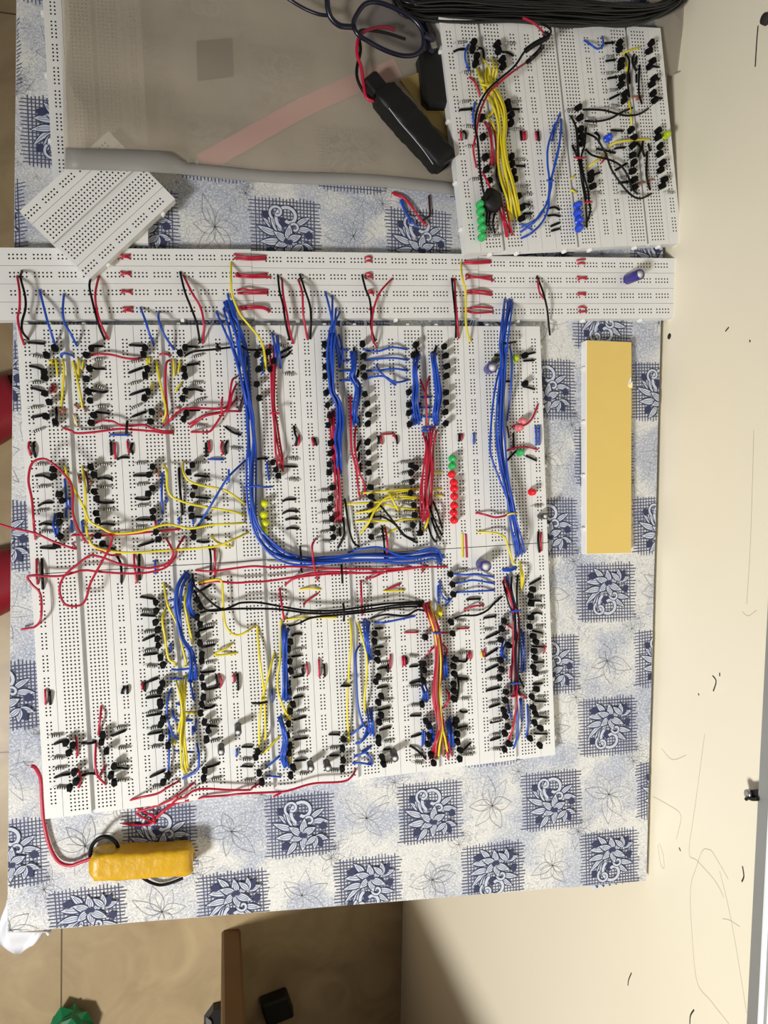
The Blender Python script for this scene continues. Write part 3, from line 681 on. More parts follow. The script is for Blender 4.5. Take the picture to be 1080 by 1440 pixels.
J k 500,178-540,168-590,165; 515,355-605,300; 540,465-620,455; 345,35-375,70-370,110; 350,175-430,190-510,210; 330,395-380,375; 690,120-725,170-700,245; 745,105-740,180-760,240; 790,140-805,190; 780,200-775,400-805,520; 150,150-190,240
W k 7 275,45-350,85-400,160-440,240-480,350-560,470-640,560-720,595-815,555
W k 6 265,180-310,225-390,250-470,270-560,320-620,410-655,510-700,555
W k 8 185,0-195,120-205,250-225,420-250,560-265,650-270,840
W k 9 265,0-250,150-225,250-245,400-280,520-290,620-300,700-275,790
W k 9 135,-100-180,0-200,250-235,430-270,600
J r 165,248,11-210,252,12-250,250,11; 250,628,11-285,626,12-315,622,11; 400,290-440,220
W y 5 450,160-520,120-640,105-800,95
W y 6 260,345-350,280-430,215
J y 140,430-165,400; 135,520-180,545
L b 212,640 215,705 222,770 228,835
R 500,155,560,145 555,420,600,415 320,545,375,545 550,548,600,548 945,540,995,545 920,415,970,410
J o 700,465-760,460; 800,440-830,435
"""
# ---------------------------------------------------------------- breadboards
BW, BL, RW = 24.296, 65.1, 4.62          # board width, length, rail width in pitches
TW = BW - 2*RW
def grid_block(W, L, cols, rows, groove=None, thick=8.5, name='block', hole=0.42, well=1.4):
    """one plastic block with sunk square contact holes: cols/rows are hole centres in pitches"""
    g = 0.05
    ux = sorted(set([g, W-g] + [c+s*hole/2 for c in cols for s in (-1, 1)] + (list(groove) if groove else [])))
    vx = sorted(set([g, L-g] + [c+s*hole/2 for c in rows for s in (-1, 1)]))
    isu = [any(abs((a+b)/2-c) < hole*0.3 for c in cols) for a, b in zip(ux, ux[1:])]
    isv = [any(abs((a+b)/2-c) < hole*0.3 for c in rows) for a, b in zip(vx, vx[1:])]
    gro = [bool(groove) and groove[0]-1e-6 <= a and b <= groove[1]+1e-6 for a, b in zip(ux, ux[1:])]
    nu, nv = len(ux)-1, len(vx)-1
    def h(i, j):
        if gro[i]: return -3.0
        return -well if isu[i] and isv[j] else 0.0
    mb = MB()
    def q(a, b, c, d, mi): mb.add([a, b, c, d], [(0, 1, 2, 3)], mi)
    X = [u*PT for u in ux]; Y = [-v*PT for v in vx]
    for i in range(nu):
        j = 0
        while j < nv:
            k = j
            while k+1 < nv and h(i, k+1) == h(i, j): k += 1       # merge equal cells along the column
            z = h(i, j)*MM; mi = 1 if (isu[i] and isv[j] and not gro[i]) else 0
            q((X[i], Y[k+1], z), (X[i+1], Y[k+1], z), (X[i+1], Y[j], z), (X[i], Y[j], z), mi)
            j = k+1
    for i in range(nu):
        for j in range(nv):
            if isu[i] and isv[j] and not gro[i]:
                z = -well*MM; x0, x1, y0, y1 = X[i], X[i+1], Y[j+1], Y[j]
                for a, b in (((x0, y0), (x1, y0)), ((x1, y0), (x1, y1)), ((x1, y1), (x0, y1)), ((x0, y1), (x0, y0))):
                    q((a[0], a[1], 0), (a[0], a[1], z), (b[0], b[1], z), (b[0], b[1], 0), 1)
    zb = -thick*MM
    if groove:
        for u in groove:
            q((u*PT, Y[0], 0), (u*PT, Y[0], -3*MM), (u*PT, Y[-1], -3*MM), (u*PT, Y[-1], 0), 0)
    for i in range(nu):
        z = -3*MM if gro[i] else 0
        q((X[i], Y[0], z), (X[i], Y[0], zb), (X[i+1], Y[0], zb), (X[i+1], Y[0], z), 0)
        q((X[i+1], Y[-1], z), (X[i+1], Y[-1], zb), (X[i], Y[-1], zb), (X[i], Y[-1], z), 0)
    for x in (X[0], X[-1]): q((x, Y[0], 0), (x, Y[0], zb), (x, Y[-1], zb), (x, Y[-1], 0), 0)
    q((X[0], Y[0], zb), (X[0], Y[-1], zb), (X[-1], Y[-1], zb), (X[-1], Y[0], zb), 0)
    return mb
ROWS = [1.55+k for k in range(63)]
RROWS = [3.95+57.2/58*(6*g_+k) for g_ in range(10) for k in range(5)]
TCOLS = [2.05+k for k in range(5)] + [9.05+k for k in range(5)]
GRV = (6.98, 8.14)
BM = [M['board'], M['hole']]
def make_board():
    t = empty('breadboard')
    grid_block(TW, BL, TCOLS, ROWS, GRV).build('terminal_strip', BM, t).location = (RW*PT, 0, 0)
    for x in (0, RW+TW):
        grid_block(RW, BL, [1.85, 2.85], RROWS).build('power_rail', BM, t).location = (x*PT, 0, 0)
    return t
def tab_mesh():
    mb = MB(); mb.rbox(-1.3*MM, 1.3*MM, -0.2*MM, 2.0*MM, -5.5*MM, -1.4*MM, 0.5*MM); return mb
TAB = tab_mesh().build('connector_tab', M['tab']); TAB_ME = TAB.data; bpy.data.objects.remove(TAB)
def add_tab(parent, x, y, ang):
    o = bpy.data.objects.new('connector_tab', TAB_ME); COL.objects.link(o); o.parent = parent; o.location = (x, y, 0); o.rotation_euler = (0, 0, ang); return o
proto = make_board(); boards = []
for r in range(2):
    for n in range(6):
        b = proto if (r, n) == (0, 0) else dup(proto)
        b.location = (n*BW*PT, -r*BL*PT - (0.0003 if r else 0), 0)
        pos = 'leftmost' if n == 0 else 'rightmost' if n == 5 else ORD[n]
        tag(b, 'white breadboard carrying wired parts, %s of six in the %s row' % (pos, ('upper', 'lower')[r]), 'breadboard', 'breadboards of the big assembly')
        boards.append((r, n, b))
for r, n, b in boards:                                   # only the outside edges show their knobs
    if r == 0:
        for u in (RW+3.2, RW+11.8): add_tab(b, u*PT, 0, 0)
    if n == 5:
        for v in (6, 24, 42, 60): add_tab(b, BW*PT, -v*PT, -math.pi/2)
    if n == 0 and r == 0: add_tab(b, 2.3*PT, 0, 0)
raised = []
for n in range(3):
    b = dup(proto)
    for ch in list(b.children):
        if ch.name.startswith('connector_tab'): bpy.data.objects.remove(ch)
    b.matrix_world = RAISED @ Matrix.Translation((n*BW*PT, 0, 0))
    tag(b, 'white breadboard, %s of the three leaning together under the black wire coil' % ORD[n], 'breadboard', 'leaning assembly of three breadboards')
    for u in (RW+3.2, RW+11.8): add_tab(b, u*PT, -BL*PT, math.pi)
    if n == 0:
        for v in (9, 28, 45, 58): add_tab(b, 0, -v*PT, math.pi/2)
    raised.append(b)
# long block of loose power rails: four rows, three lengths
rail_me = grid_block(RW+0.04, BL, [1.85, 2.85], RROWS).build('power_rail_strip', BM)
first = True
for s, (x0, y0, sl) in enumerate(((-0.0120, 0.0441, 0.017), (0.1553, 0.0459, 0.010), (0.3228, 0.0462, 0.0115))):
    for k in range(4):
        t = empty('power_rail_strip'); o = rail_me if first else rail_me.copy()
        if not first: COL.objects.link(o)
        first = False
        o.name = 'strip_body'; o.parent = t
        W = (RW+0.04)*PT
        # local u runs up the picture, local v runs along the row
        t.matrix_world = Matrix.Translation((x0, y0 - k*0.01186 - W/2, 0)) @ Matrix.Rotation(math.pi/2 + math.atan(sl), 4, 'Z') @ Matrix.Scale(1.0125, 4, (0, 1, 0))
        tag(t, 'white power rail strip, %s of four rows, %s length' % (ORD[k], ('left-hand', 'middle', 'right-hand')[s]), 'power rail', 'loose power rail strips joined in a long block')
        if k == 3:
            for v in ((46, 58) if s == 0 else (12, 40) if s == 1 else (12, 33, 52)): add_tab(t, 0, -v*PT, math.pi/2)
# half-size breadboard lying askew across the rails
HR = [1.0+k for k in range(30)]
HRR = [2.9+6*g_+k*0.98 for g_ in range(5) for k in range(5)]
t = empty('half_breadboard')
grid_block(14.7, 31.2, [2.05-0.2+k for k in range(5)] + [8.85+k for k in range(5)], HR, (6.7, 8.0)).build('terminal_strip', BM, t).location = (4.3*PT, 0, 0)
for x in (0, 19.0): grid_block(4.3, 31.2, [1.7, 2.7], HRR).build('power_rail', BM, t).location = (x*PT, 0, 0)
for v in (5, 25): add_tab(t, 23.3*PT, -v*PT, -math.pi/2)
c = at(139, 288, 0.0088); A = at(125, 388, 0.0088); Bq = at(244, 277, 0.0088)
ang = math.atan2(Bq.y-A.y, Bq.x-A.x)
# long side runs along A->B; local -v is the long axis
t.matrix_world = Matrix.Translation(c) @ Matrix.Rotation(ang - math.pi/2, 4, 'Z') @ Matrix.Scale(1.0, 4) @ Matrix.Translation((-23.3*PT/2, 31.2*PT/2, 0))
tag(t, 'small empty breadboard lying askew across the rail strips, corner under plastic sleeve', 'breadboard')
half = t
# board lying below the plastic sleeve
b = dup(proto)
for ch in list(b.children):
    if ch.name.startswith('connector_tab'): bpy.data.objects.remove(ch)
p0 = at(60, 0); p1 = at(75.5, 270); a_ = math.atan2(p1.y-p0.y, p1.x-p0.x) + math.pi/2
b.matrix_world = Matrix.Translation(at(77, 300) - (p1-p0).normalized()*BL*PT) @ Matrix.Rotation(a_, 4, 'Z')
for py in (15, 103, 196):
    d = (at(60+py*0.0574, py) - b.matrix_world.translation).length; add_tab(b, 0, -d, math.pi/2)
tag(b, 'empty breadboard mostly hidden below the frosted plastic sleeve', 'breadboard')
b2 = empty('power_rail_strip')
grid_block(RW, 20, [1.85, 2.85], [2.5+k for k in range(5)]+[8.5+k for k in range(5)]+[14.5+k for k in range(4)]).build('strip_body', BM, b2)
b2.matrix_world = Matrix.Translation(at(183, 341, -0.0005)) @ Matrix.Rotation(math.radians(-2), 4, 'Z') @ Matrix.Translation((0, 20*PT, 0))
tag(b2, 'white strip whose end pokes out from under the askew small breadboard', 'power rail')
# upside-down board with its yellow backing paper on top
t = empty('upside_down_breadboard')
pA, pB, pC, pD = at(818, 478), at(886.5, 479.5), at(888, 779), at(818, 778.5)
o_ = pA; ax = (pD - pA).normalized(); L_ = ((pD-pA).length + (pC-pB).length)/2
W_ = ((at(887, 630)) - at(823, 630)).length
mw = Matrix.Translation(at(824.5, 478)) @ Matrix.Rotation(math.atan2(ax.y, ax.x)+math.pi/2, 4, 'Z')
mb = MB(); mb.rbox(0, W_, -L_, 0, -8.4*MM, -0.4*MM, 0.5*MM)
o = mb.build('board_body', M['tab'], t)
mb = MB()                                               # paper outline with a torn notch
zz = 0.0
outl = [(0.6, -0.4), (W_/MM-0.5, -0.5), (W_/MM-0.4, -27), (W_/MM-1.4, -28.5), (W_/MM-4.2, -34), (W_/MM-2.2, -36), (W_/MM-0.5, -37), (W_/MM-0.4, -L_/MM+0.4), (0.5, -L_/MM+0.5)]
n = len(outl); vs = [(x*MM, y*MM, z) for z in (-0.4*MM, 0.05*MM) for x, y in outl]
mb.add(vs, [tuple(range(2*n-1, n-1, -1))] + [(i, (i+1) % n, n+(i+1) % n, n+i) for i in range(n)])
mb.build('backing_paper', M['backing'], t)
mb = MB(); fl = [(W_/MM-4.2, -34, 0.1), (W_/MM-0.3, -31.5, 1.2), (W_/MM-0.2, -36.2, 1.0), (W_/MM-2.0, -36.2, 0.2)]
mb.add([(x*MM, y*MM, z*MM) for x, y, z in fl] + [(x*MM, y*MM, z*MM+0.0002) for x, y, z in fl], [(3, 2, 1, 0), (4, 5, 6, 7), (0, 1, 5, 4), (1, 2, 6, 5), (2, 3, 7, 6), (3, 0, 4, 7)])
mb.build('torn_flap', M['backing_light'], t)
for v in (0.13, 0.38, 0.63, 0.88): add_tab(t, 0, -L_*v, math.pi/2)
t.matrix_world = mw
tag(t, 'breadboard lying face down showing its yellow backing paper', 'breadboard')
# ---------------------------------------------------------------- where a point lies, in words
def local_uv(p, pl):
    if pl == 1:
        q = RAISED.inverted() @ p; return q.x/PT, -q.y/PT
    return p.x/PT, -p.y/PT
def zone(p, pl):
    u, v = local_uv(p, pl)
    if pl == 1:
        n = min(2, max(0, int(u // BW))); bd = ORD[n] + ' leaning board'
    elif v < -0.9:
        return (('left' if u < 61 else 'middle' if u < 127 else 'right') + ' rail strips', 'rows')
    elif u < -0.2 or u > 6*BW+0.3 or v > 2*BL+0.4: return ('tablecloth', 'edge')
    else:
        n = min(5, max(0, int(u // BW))); bd = ORD[n] + (' upper board' if v < BL else ' lower board')
    w = u - n*BW
    return (bd, 'left rail' if w < 5.6 else 'left half' if w < 12.15 else 'right half' if w < 18.6 else 'right rail')
PENDING = {}
def later(key, text, o, order, **kw):
    PENDING.setdefault((key, text), []).append((order, o))
    tag(o, **kw)
def flush():
    for (key, text), rows in PENDING.items():
        rows.sort(key=lambda r: r[0])
        for i, (_, o) in enumerate(rows):
            o['label'] = text.replace('#', '' if len(rows) == 1 else ', %s from the top' % ordn(i))
# ---------------------------------------------------------------- component prototypes
def transistor_mesh():
    mb = MB(); n = 9
    def prof(s, z):
        pts = [(-1.9*s, -1.75*s), (-1.9*s, 1.75*s)]
        for k in range(n+1):
            a = math.radians(62 - 124*k/n); pts.append(((math.cos(a)*2.9-1.0)*s, math.sin(a)*2.55*s))
        return [(x*MM, y*MM, z*MM) for x, y in pts]
    rs = [prof(1, 3.2), prof(1, 7.6), prof(0.86, 8.0)]; m = len(rs[0])
    fs = [tuple(range(m))] + [(k*m+i, k*m+m+i, k*m+m+(i+1) % m, k*m+(i+1) % m) for k in range(2) for i in range(m)] + [tuple(range(3*m-1, 2*m-1, -1))]
    mb.add([p for r in rs for p in r], fs, 0)
    for y in (-1, 0, 1): mb.tube([(-0.2*MM, y*1.27*MM, 3.3*MM), (-0.2*MM, y*1.7*MM, 2*MM), (-0.2*MM, y*2.2*MM, 0.0)], 0.24*MM, 5, 1)
    return mb.build('transistor', [M['body'], M['tin']])
def resistor_mesh():
    mb = MB(); Rx = Matrix.Translation((0, 0, 1.5*MM)) @ Matrix.Rotation(math.pi/2, 4, 'Y')
    zs = [-3.1, -3.0, -2.2, -1.5, -1.1, -0.55, -0.15, 0.4, 0.8, 1.4, 1.8, 2.2, 3.0, 3.1]
    rr = [0.3, 1.0, 1.1, 0.95, 0.95, 0.92, 0.92, 0.92, 0.92, 0.95, 0.95, 1.1, 1.0, 0.3]
    rr = [r*1.0 for r in rr]
    mis = [0, 0, 1, 0, 0, 1, 0, 1, 0, 1, 0, 1, 0]
    zs2 = [-3.1, -3.0, -2.45, -1.7, -1.0, -0.5, 0.15, 0.55, 1.2, 1.65, 2.3, 2.7, 3.0, 3.1]
    mis = [0, 0, 1, 0, 1, 0, 1, 0, 1, 0, 1, 0, 0]
    mis = [0, 0, 1, 0, 1, 1, 0, 1, 1, 0, 1, 0, 0]
    zs2 = [-3.1, -3.0, -2.5, -1.75, -1.0, -0.6, -0.3, 0.4, 0.75, 1.1, 1.8, 2.5, 3.0, 3.1]
    mb.lathe([(r*MM, z*MM) for r, z in zip(rr, zs2)], 10, 0, Rx, mis)
    for s in (-1, 1): mb.tube([(s*3.0*MM, 0, 1.5*MM), (s*4.6*MM, 0, 1.5*MM), (s*5.2*MM, 0, 1.1*MM), (s*5.3*MM, 0, 0)], 0.22*MM, 5, 2)
    return mb.build('resistor', [M['res'], M['band'], M['tin']])
def led_mesh(mat_):
    mb = MB(); pr = [(2.7, 2.6), (2.9, 2.7), (2.9, 3.5), (2.45, 3.6), (2.45, 6.6)]
    pr += [(2.45*math.cos(a*math.pi/12), 6.6+2.45*math.sin(a*math.pi/12)) for a in range(1, 6)] + [(0.02, 9.05)]
    mb.lathe([(r*MM, z*MM) for r, z in pr], 16, 0)
    for y in (-1, 1): mb.tube([(0.0, y*1.27*MM, 2.7*MM), (0, y*1.27*MM, 0)], 0.25*MM, 5, 1)
    return mb.build('led', [mat_, M['tin']])
PROTO = {}
def place(kind, maker, M4):
    if kind not in PROTO: o = PROTO[kind] = maker()
    else: o = PROTO[kind].copy(); COL.objects.link(o)
    o.matrix_world = M4; return o
CN = dict(k='black', r='red', b='blue', y='yellow', o='orange-brown', p='dark brown', c='cream', g='green', e='lime', d='olive', m='pink')
num = re.compile(r'(-?\d+),(-?\d+)(?:,(-?\d+))?')
def parse_path(s):
    s = s.strip(); pos = 0; out = []
    while pos < len(s):
        m = num.match(s, pos); out.append((int(m[1]), int(m[2]), None if m[3] is None else int(m[3]))); pos = m.end() + 1
    return out
def wire(name, pts, mat_, r, per, n):
    mb = MB(); P = spline(pts, per); mb.tube(P, r, n); return mb.build(name, mat_, origin=P[0])
pend_T = []; WIRES = 0; BUND = {}
x0 = y0 = 0; sc = 1.0; pl = 0
def px(x, y): return x0 + x/sc, y0 + y/sc
for line in DATA.strip().splitlines():
    k = line[0]; rest = line[1:].strip()
    if k == '@':
        q = rest.split(); x0, y0, sc = float(q[0]), float(q[1]), float(q[2]); pl = int(q[3]) if len(q) > 3 else 0
    elif k == 'T':
        for w in rest.split():
            x, y = map(int, w.split(',')); pend_T.append((*px(x, y), pl))
    elif k == 'R':
        for w in rest.split():
            a = list(map(int, w.split(','))); A = on(*px(a[0], a[1]), 1.5*MM, pl); B = on(*px(a[2], a[3]), 1.5*MM, pl)
            Mi = PLANES[pl].to_3x3().to_4x4(); d = Mi.inverted() @ (B-A)
            base = on(*px((a[0]+a[2])/2, (a[1]+a[3])/2), 1.5*MM, pl) - Mi @ Vector((0, 0, 1.5*MM))
            o = place('resistor', resistor_mesh, Matrix.Translation(base) @ Mi @ Matrix.Rotation(math.atan2(d.y, d.x) + (math.pi if rnd.random() < 0.3 else 0), 4, 'Z'))
            z = zone(base, pl)
            later('R', 'pale banded resistor on the %s of the %s#' % (z[1], z[0]), o, -base.y, cat='resistor', group='resistors on the breadboards')
    elif k == 'L':
        q = rest.split(); c = q[0]
        for w in q[1:]:
            x, y = map(int, w.split(',')); h = 7.5*MM; p = on(*px(x, y), h, pl); Mi = PLANES[pl].to_3x3().to_4x4(); base = p - Mi @ Vector((0, 0, h))
            tilt = Matrix.Rotation(rnd.uniform(-.07, .07), 4, 'X') @ Matrix.Rotation(rnd.uniform(-.07, .07), 4, 'Y')
            o = place('led_'+c, (lambda c=c: led_mesh(M['led_'+c])), Matrix.Translation(base) @ Mi @ tilt); o.name = 'led'  # one blue LED on the leaning boards stands in for a square capacitor
            z = zone(base, pl)
            later('L'+c, 'round %s LED on the %s#' % (CN[c], z[0]), o, -base.y, cat='LED', group=CN[c] + ' LEDs on the ' + z[0])
    elif k == 'C':
        q = rest.split(); a = list(map(int, q[1].split(','))); r = float(q[2])*MM
        big = r > 3*MM; base = on(*px(a[0], a[1]), 2.0*MM, pl); top = on(*px(a[2], a[3]), (17.5 if a[0] == 490 else 15.0 if big else 12.0)*MM, pl)
        ax = (top-base); H = ax.length; Q = Matrix.Translation(base) @ ax.normalized().to_track_quat('Z', 'Y').to_matrix().to_4x4()
        t = empty('capacitor', base)
        mb = MB(); mb.lathe([(r*.8, 0), (r*.98, .3*MM), (r, .8*MM), (r, 1.6*MM), (r*.95, 1.9*MM), (r, 2.3*MM), (r, H-.4*MM), (r*.95, H), (r*.83, H), (r*.81, H-.25*MM)], 20, 0, Q)
        if q[0] == 'purple':
            for j in range(5):                                         # printed stripe marks on the sleeve
                for a0 in (0.4, 0.75):
                    b0 = [(math.cos(a_)*r*1.012, math.sin(a_)*r*1.012, z_) for z_ in (H*(.2+.13*j), H*(.2+.13*j)+.9*MM) for a_ in (a0-1.2, a0-1.2+.2)]
                    mb.add([Q @ Vector(v) for v in b0], [(0, 1, 3, 2)], 1)
        o = mb.build('sleeve', [M['purple' if q[0] == 'purple' else 'black_sleeve'], M['sleeve_mark']], None, base); o.location = (0, 0, 0); o.parent = t
        mb = MB(); mb.lathe([(r*.81, H-.25*MM), (.01*MM, H-.2*MM)], 20, 0, Q)
        o = mb.build('metal_top', M['silver'], None, base); o.location = (0, 0, 0); o.parent = t
        dn = Vector((base.x, base.y, 0)) if pl == 0 else base
        for s in (-1, 1):
            mb = MB(); f = Q.to_3x3() @ Vector((0, s*1.2*MM, 0)); mb.tube([base+f, dn+f+Vector((0, 0, .001)), dn+f], .25*MM, 5)
            o = mb.build('lead', M['tin'], None, base); o.location = (0, 0, 0); o.parent = t
        z = zone(base, pl)
        later('C', '%s cylindrical capacitor with silver top on the %s#' % (q[0], z[0]), t, -base.y, cat='capacitor', group='electrolytic capacitors')
    elif k == 'J':
        c = rest[0]
        for s in rest[1:].split(';'):
            P = parse_path(s)
            ln = sum(math.hypot(P[i+1][0]-P[i][0], P[i+1][1]-P[i][1]) for i in range(len(P)-1))/sc
            h = min(5.0, 1.3 + 0.04*ln)
            if len(P) == 2:
                (ax_, ay, az), (bx, by, bz) = P
                P = [(ax_, ay, az)] + [(ax_+(bx-ax_)*t_, ay+(by-ay)*t_, None) for t_ in (.1, .5, .9)] + [(bx, by, bz)]
                hs = [.3, h*.75, h, h*.75, .3]
            else: hs = [.3] + [h]*(len(P)-2) + [.3]
            pts = [on(*px(x, y), (hh if z is None else z)*MM, pl) for (x, y, z), hh in zip(P, hs)]
            o = wire('jumper_wire' if c == 'k' else 'wire_link', pts, M[c], (.9 if c == 'k' else .76)*MM, 4, 6)
            mid = pts[len(pts)//2]; z = zone(mid, pl)
            later('J'+c, 'short %s wire on the %s of the %s#' % (CN[c], z[1], z[0]), o, -mid.y, cat='wire', group='short %s jumper wires' % CN[c])
    elif k == 'W':
        q = rest.split(None, 2); c = q[0]; h = float(q[1]); P = parse_path(q[2])
        pts = [on(*px(x, y), (z if z is not None else (.3 if i in (0, len(P)-1) else h))*MM, pl) for i, (x, y, z) in enumerate(P)]
        o = wire('hookup_wire', pts, M[c], .8*MM, 6, 7)
        A, B = zone(pts[0], pl), zone(pts[-1], pl); my = -sum(p.y for p in pts)/len(pts)
        tx = 'long %s wire along the %s of the %s#' % (CN[c], A[1], A[0]) if A[0] == B[0] else 'long %s wire from %s to %s#' % (CN[c], A[0], B[0])
        later('W'+c, tx, o, my, cat='wire', group='long hook-up wires')
    elif k == 'B':
        q = rest.split(None, 3); cols = q[0]; spread = float(q[1]); h = float(q[2]); P = [px(x, y) for x, y, _ in parse_path(q[3])]
        n = len(cols); z0 = None; per = {}
        for i, c in enumerate(cols):
            off = (i-(n-1)/2) if n > 1 else 0; ph = rnd.uniform(0, 6.28); lay = rnd.uniform(-2.5, 2.5); pts = []
            e0, e1 = rnd.uniform(0, .9), rnd.uniform(0, .9)
            for j, (x, y) in enumerate(P):
                a = P[max(0, j-1)]; b = P[min(len(P)-1, j+1)]; tx_, ty_ = b[0]-a[0], b[1]-a[1]; l_ = math.hypot(tx_, ty_) or 1; nx, ny = -ty_/l_, tx_/l_
                end = j in (0, len(P)-1); wv = off*spread*1.25/n*(1.4 if end else 1.0) + (0.8 + 0.09*spread)*math.sin(ph + j*1.3)
                ex = (e0 if j == 0 else e1)*8*(1 if j else -1) if end else 0
                # ends sit in different holes along the row
                X, Y = x + nx*wv - tx_/l_*abs(ex)*(1 if j else -1), y + ny*wv - ty_/l_*abs(ex)*(1 if j else -1)
                pts.append(on(X, Y, (.3 if end else max(2.0, h + lay + 1.2*math.sin(ph*2+j)))*MM, pl))
            o = wire('bundled_wire', pts, M[c], .78*MM, 6, 6)
            z0 = z0 or zone(pts[len(pts)//2], pl); per.setdefault(c, []).append((o, -pts[len(pts)//2].y, pts[len(pts)//2].x))
        for c, ws in per.items(): BUND.setdefault((c, z0[0]), []).append(ws)
# strands of one bundle and colour look alike: they share a label inside their bundle
for (c, bd), bl in BUND.items():
    bl.sort(key=lambda ws: ws[0][2])
    for i, ws in enumerate(bl):
        which = '' if len(bl) == 1 else ', %s such bundle from its left' % ordn(i)
        lab = '%s wire in the bundle on the %s%s' % (CN[c], bd, which)
        for o, _, _ in ws: tag(o, lab, 'wire', lab + ' strands')
# transistors: the ones that show largest stand alone, the farthest few form one mass
pend_T.sort(key=lambda t_: (on(t_[0], t_[1], 0, t_[2]) - CAM).length)
N_IND = 306
stuff = MB()
for i, (X, Y, p) in enumerate(pend_T):
    h = 7.0*MM; Mi = PLANES[p].to_3x3().to_4x4(); top = on(X, Y, h, p); base = top - Mi @ Vector((0, 0, h))
    u, _ = local_uv(base, p); w = u % BW
    rz = (0 if w < 12.15 else math.pi) + rnd.uniform(-.25, .25)
    tilt = Matrix.Rotation(rnd.uniform(-.12, .12), 4, 'X') @ Matrix.Rotation(rnd.uniform(-.14, .1)*(1 if w < 12.15 else -1), 4, 'Y')
    M4 = Matrix.Translation(base) @ Mi @ tilt @ Matrix.Rotation(rz, 4, 'Z')
    if i < N_IND:
        o = place('transistor', transistor_mesh, M4); z = zone(base, p)
        side = 'left' if w < 12.15 else 'right'
        later('T', 'black transistor down the %s side of the %s#' % (side, z[0]), o, -base.y, cat='transistor', group='black three-legged transistors')
    else:
        me = PROTO['transistor'].data
        stuff.add([M4 @ v.co for v in me.vertices], [tuple(f.vertices) for f in me.polygons], 0)
tag(stuff.build('transistors', [M['body'], M['tin']]), 'remaining black transistors crowded on the far edge of the leaning boards', 'transistors', kind='stuff')
flush()
# ---------------------------------------------------------------- table, cloth, floor, wall
TA = math.radians(-4.1)
TBL = at(10, 1312, ZT); TFR = Matrix.Identity(4)
for i_, v_ in enumerate(((math.cos(math.radians(-4.6)), math.sin(math.radians(-4.6)), 0), (math.sin(math.radians(3.65)), math.cos(math.radians(3.65)), 0), (0, 0, 1), (TBL.x, TBL.y, 0))):
    for j_ in range(3): TFR[j_][i_] = v_[j_]
TWD, TLN = 0.4812, 0.98
t = empty('table', (0, 0, ZF))
mb = MB(); mb.box(0.002, TWD-0.002, 0.002, TLN, ZT-0.026, ZT-0.0016, 0, TFR); mb.build('table_top', M['table_wood'], None).parent = t
for x in (0.03, TWD-0.06):
    for y in (0.06, TLN-0.09):
        mb = MB(); mb.box(x, x+0.03, y, y+0.03, ZF, ZT-0.026, 0, TFR); mb.build('leg', M['table_wood'], None).parent = t
for ch in t.children: ch.location = (0, 0, -ZF)
tag(t, 'narrow table standing against the wall under the printed cloth', 'table')
# cloth: top sheet and short drops, print laid into the same mesh
mb = MB(); nx, ny = 24, 50
vs = [TFR @ Vector((TWD*i/nx, TLN*j/ny, ZT - 0.0004*(0.5+0.5*math.sin(i*1.7+j*0.9)))) for j in range(ny+1) for i in range(nx+1)]
mb.add(vs, [(j*(nx+1)+i, j*(nx+1)+i+1, (j+1)*(nx+1)+i+1, (j+1)*(nx+1)+i) for j in range(ny) for i in range(nx)], 0, True)
def drop(a, b, dz, inset=0.0, mi=0):
    n = 30; va = []
    for k in range(n+1):
        p = Vector(a).lerp(Vector(b), k/n); va.append(TFR @ Vector((p.x, p.y, ZT-0.0004)))
    for k in range(n+1):
        p = Vector(a).lerp(Vector(b), k/n); va.append(TFR @ Vector((p.x + inset*0, p.y, ZT-dz)))
    mb.add(va, [(k, k+1, n+1+k+1, n+1+k) for k in range(n)], mi, True)
drop((0, 0, 0), (0, TLN, 0), 0.10); drop((0, 0, 0), (TWD, 0, 0), 0.02); drop((TWD, 0, 0), (TWD, TLN, 0), 0.022)
# printed motif, in millimetres about its centre
R3 = random.Random(3)
PA = math.radians(-1.7)
def ribbon(P, w, mi, z):
    P = [Vector((p[0], p[1])) for p in P]; L_ = []; R_ = []
    for i in range(len(P)):
        d = P[min(len(P)-1, i+1)] - P[max(0, i-1)]; d = d.normalized() if d.length > 1e-9 else Vector((1, 0)); nrm = Vector((-d.y, d.x))*w/2
        L_.append(P[i]+nrm); R_.append(P[i]-nrm)
    n = len(P); return [(v.x, v.y, z) for v in L_+R_], [(n+i, n+i+1, i+1, i) for i in range(n-1)], mi
def petal(x, y, a, l, w, bend=0.25, n=9):
    L_, R_ = [], []; ca, sa = math.cos(a), math.sin(a)
    for k in range(n+1):
        t_ = k/n; s = math.sin(math.pi*t_**0.8)*w/2; c_ = bend*l*t_*t_
        L_.append((x+ca*l*t_-sa*(c_+s), y+sa*l*t_+ca*(c_+s))); R_.append((x+ca*l*t_-sa*(c_-s), y+sa*l*t_+ca*(c_-s)))
    return L_, R_
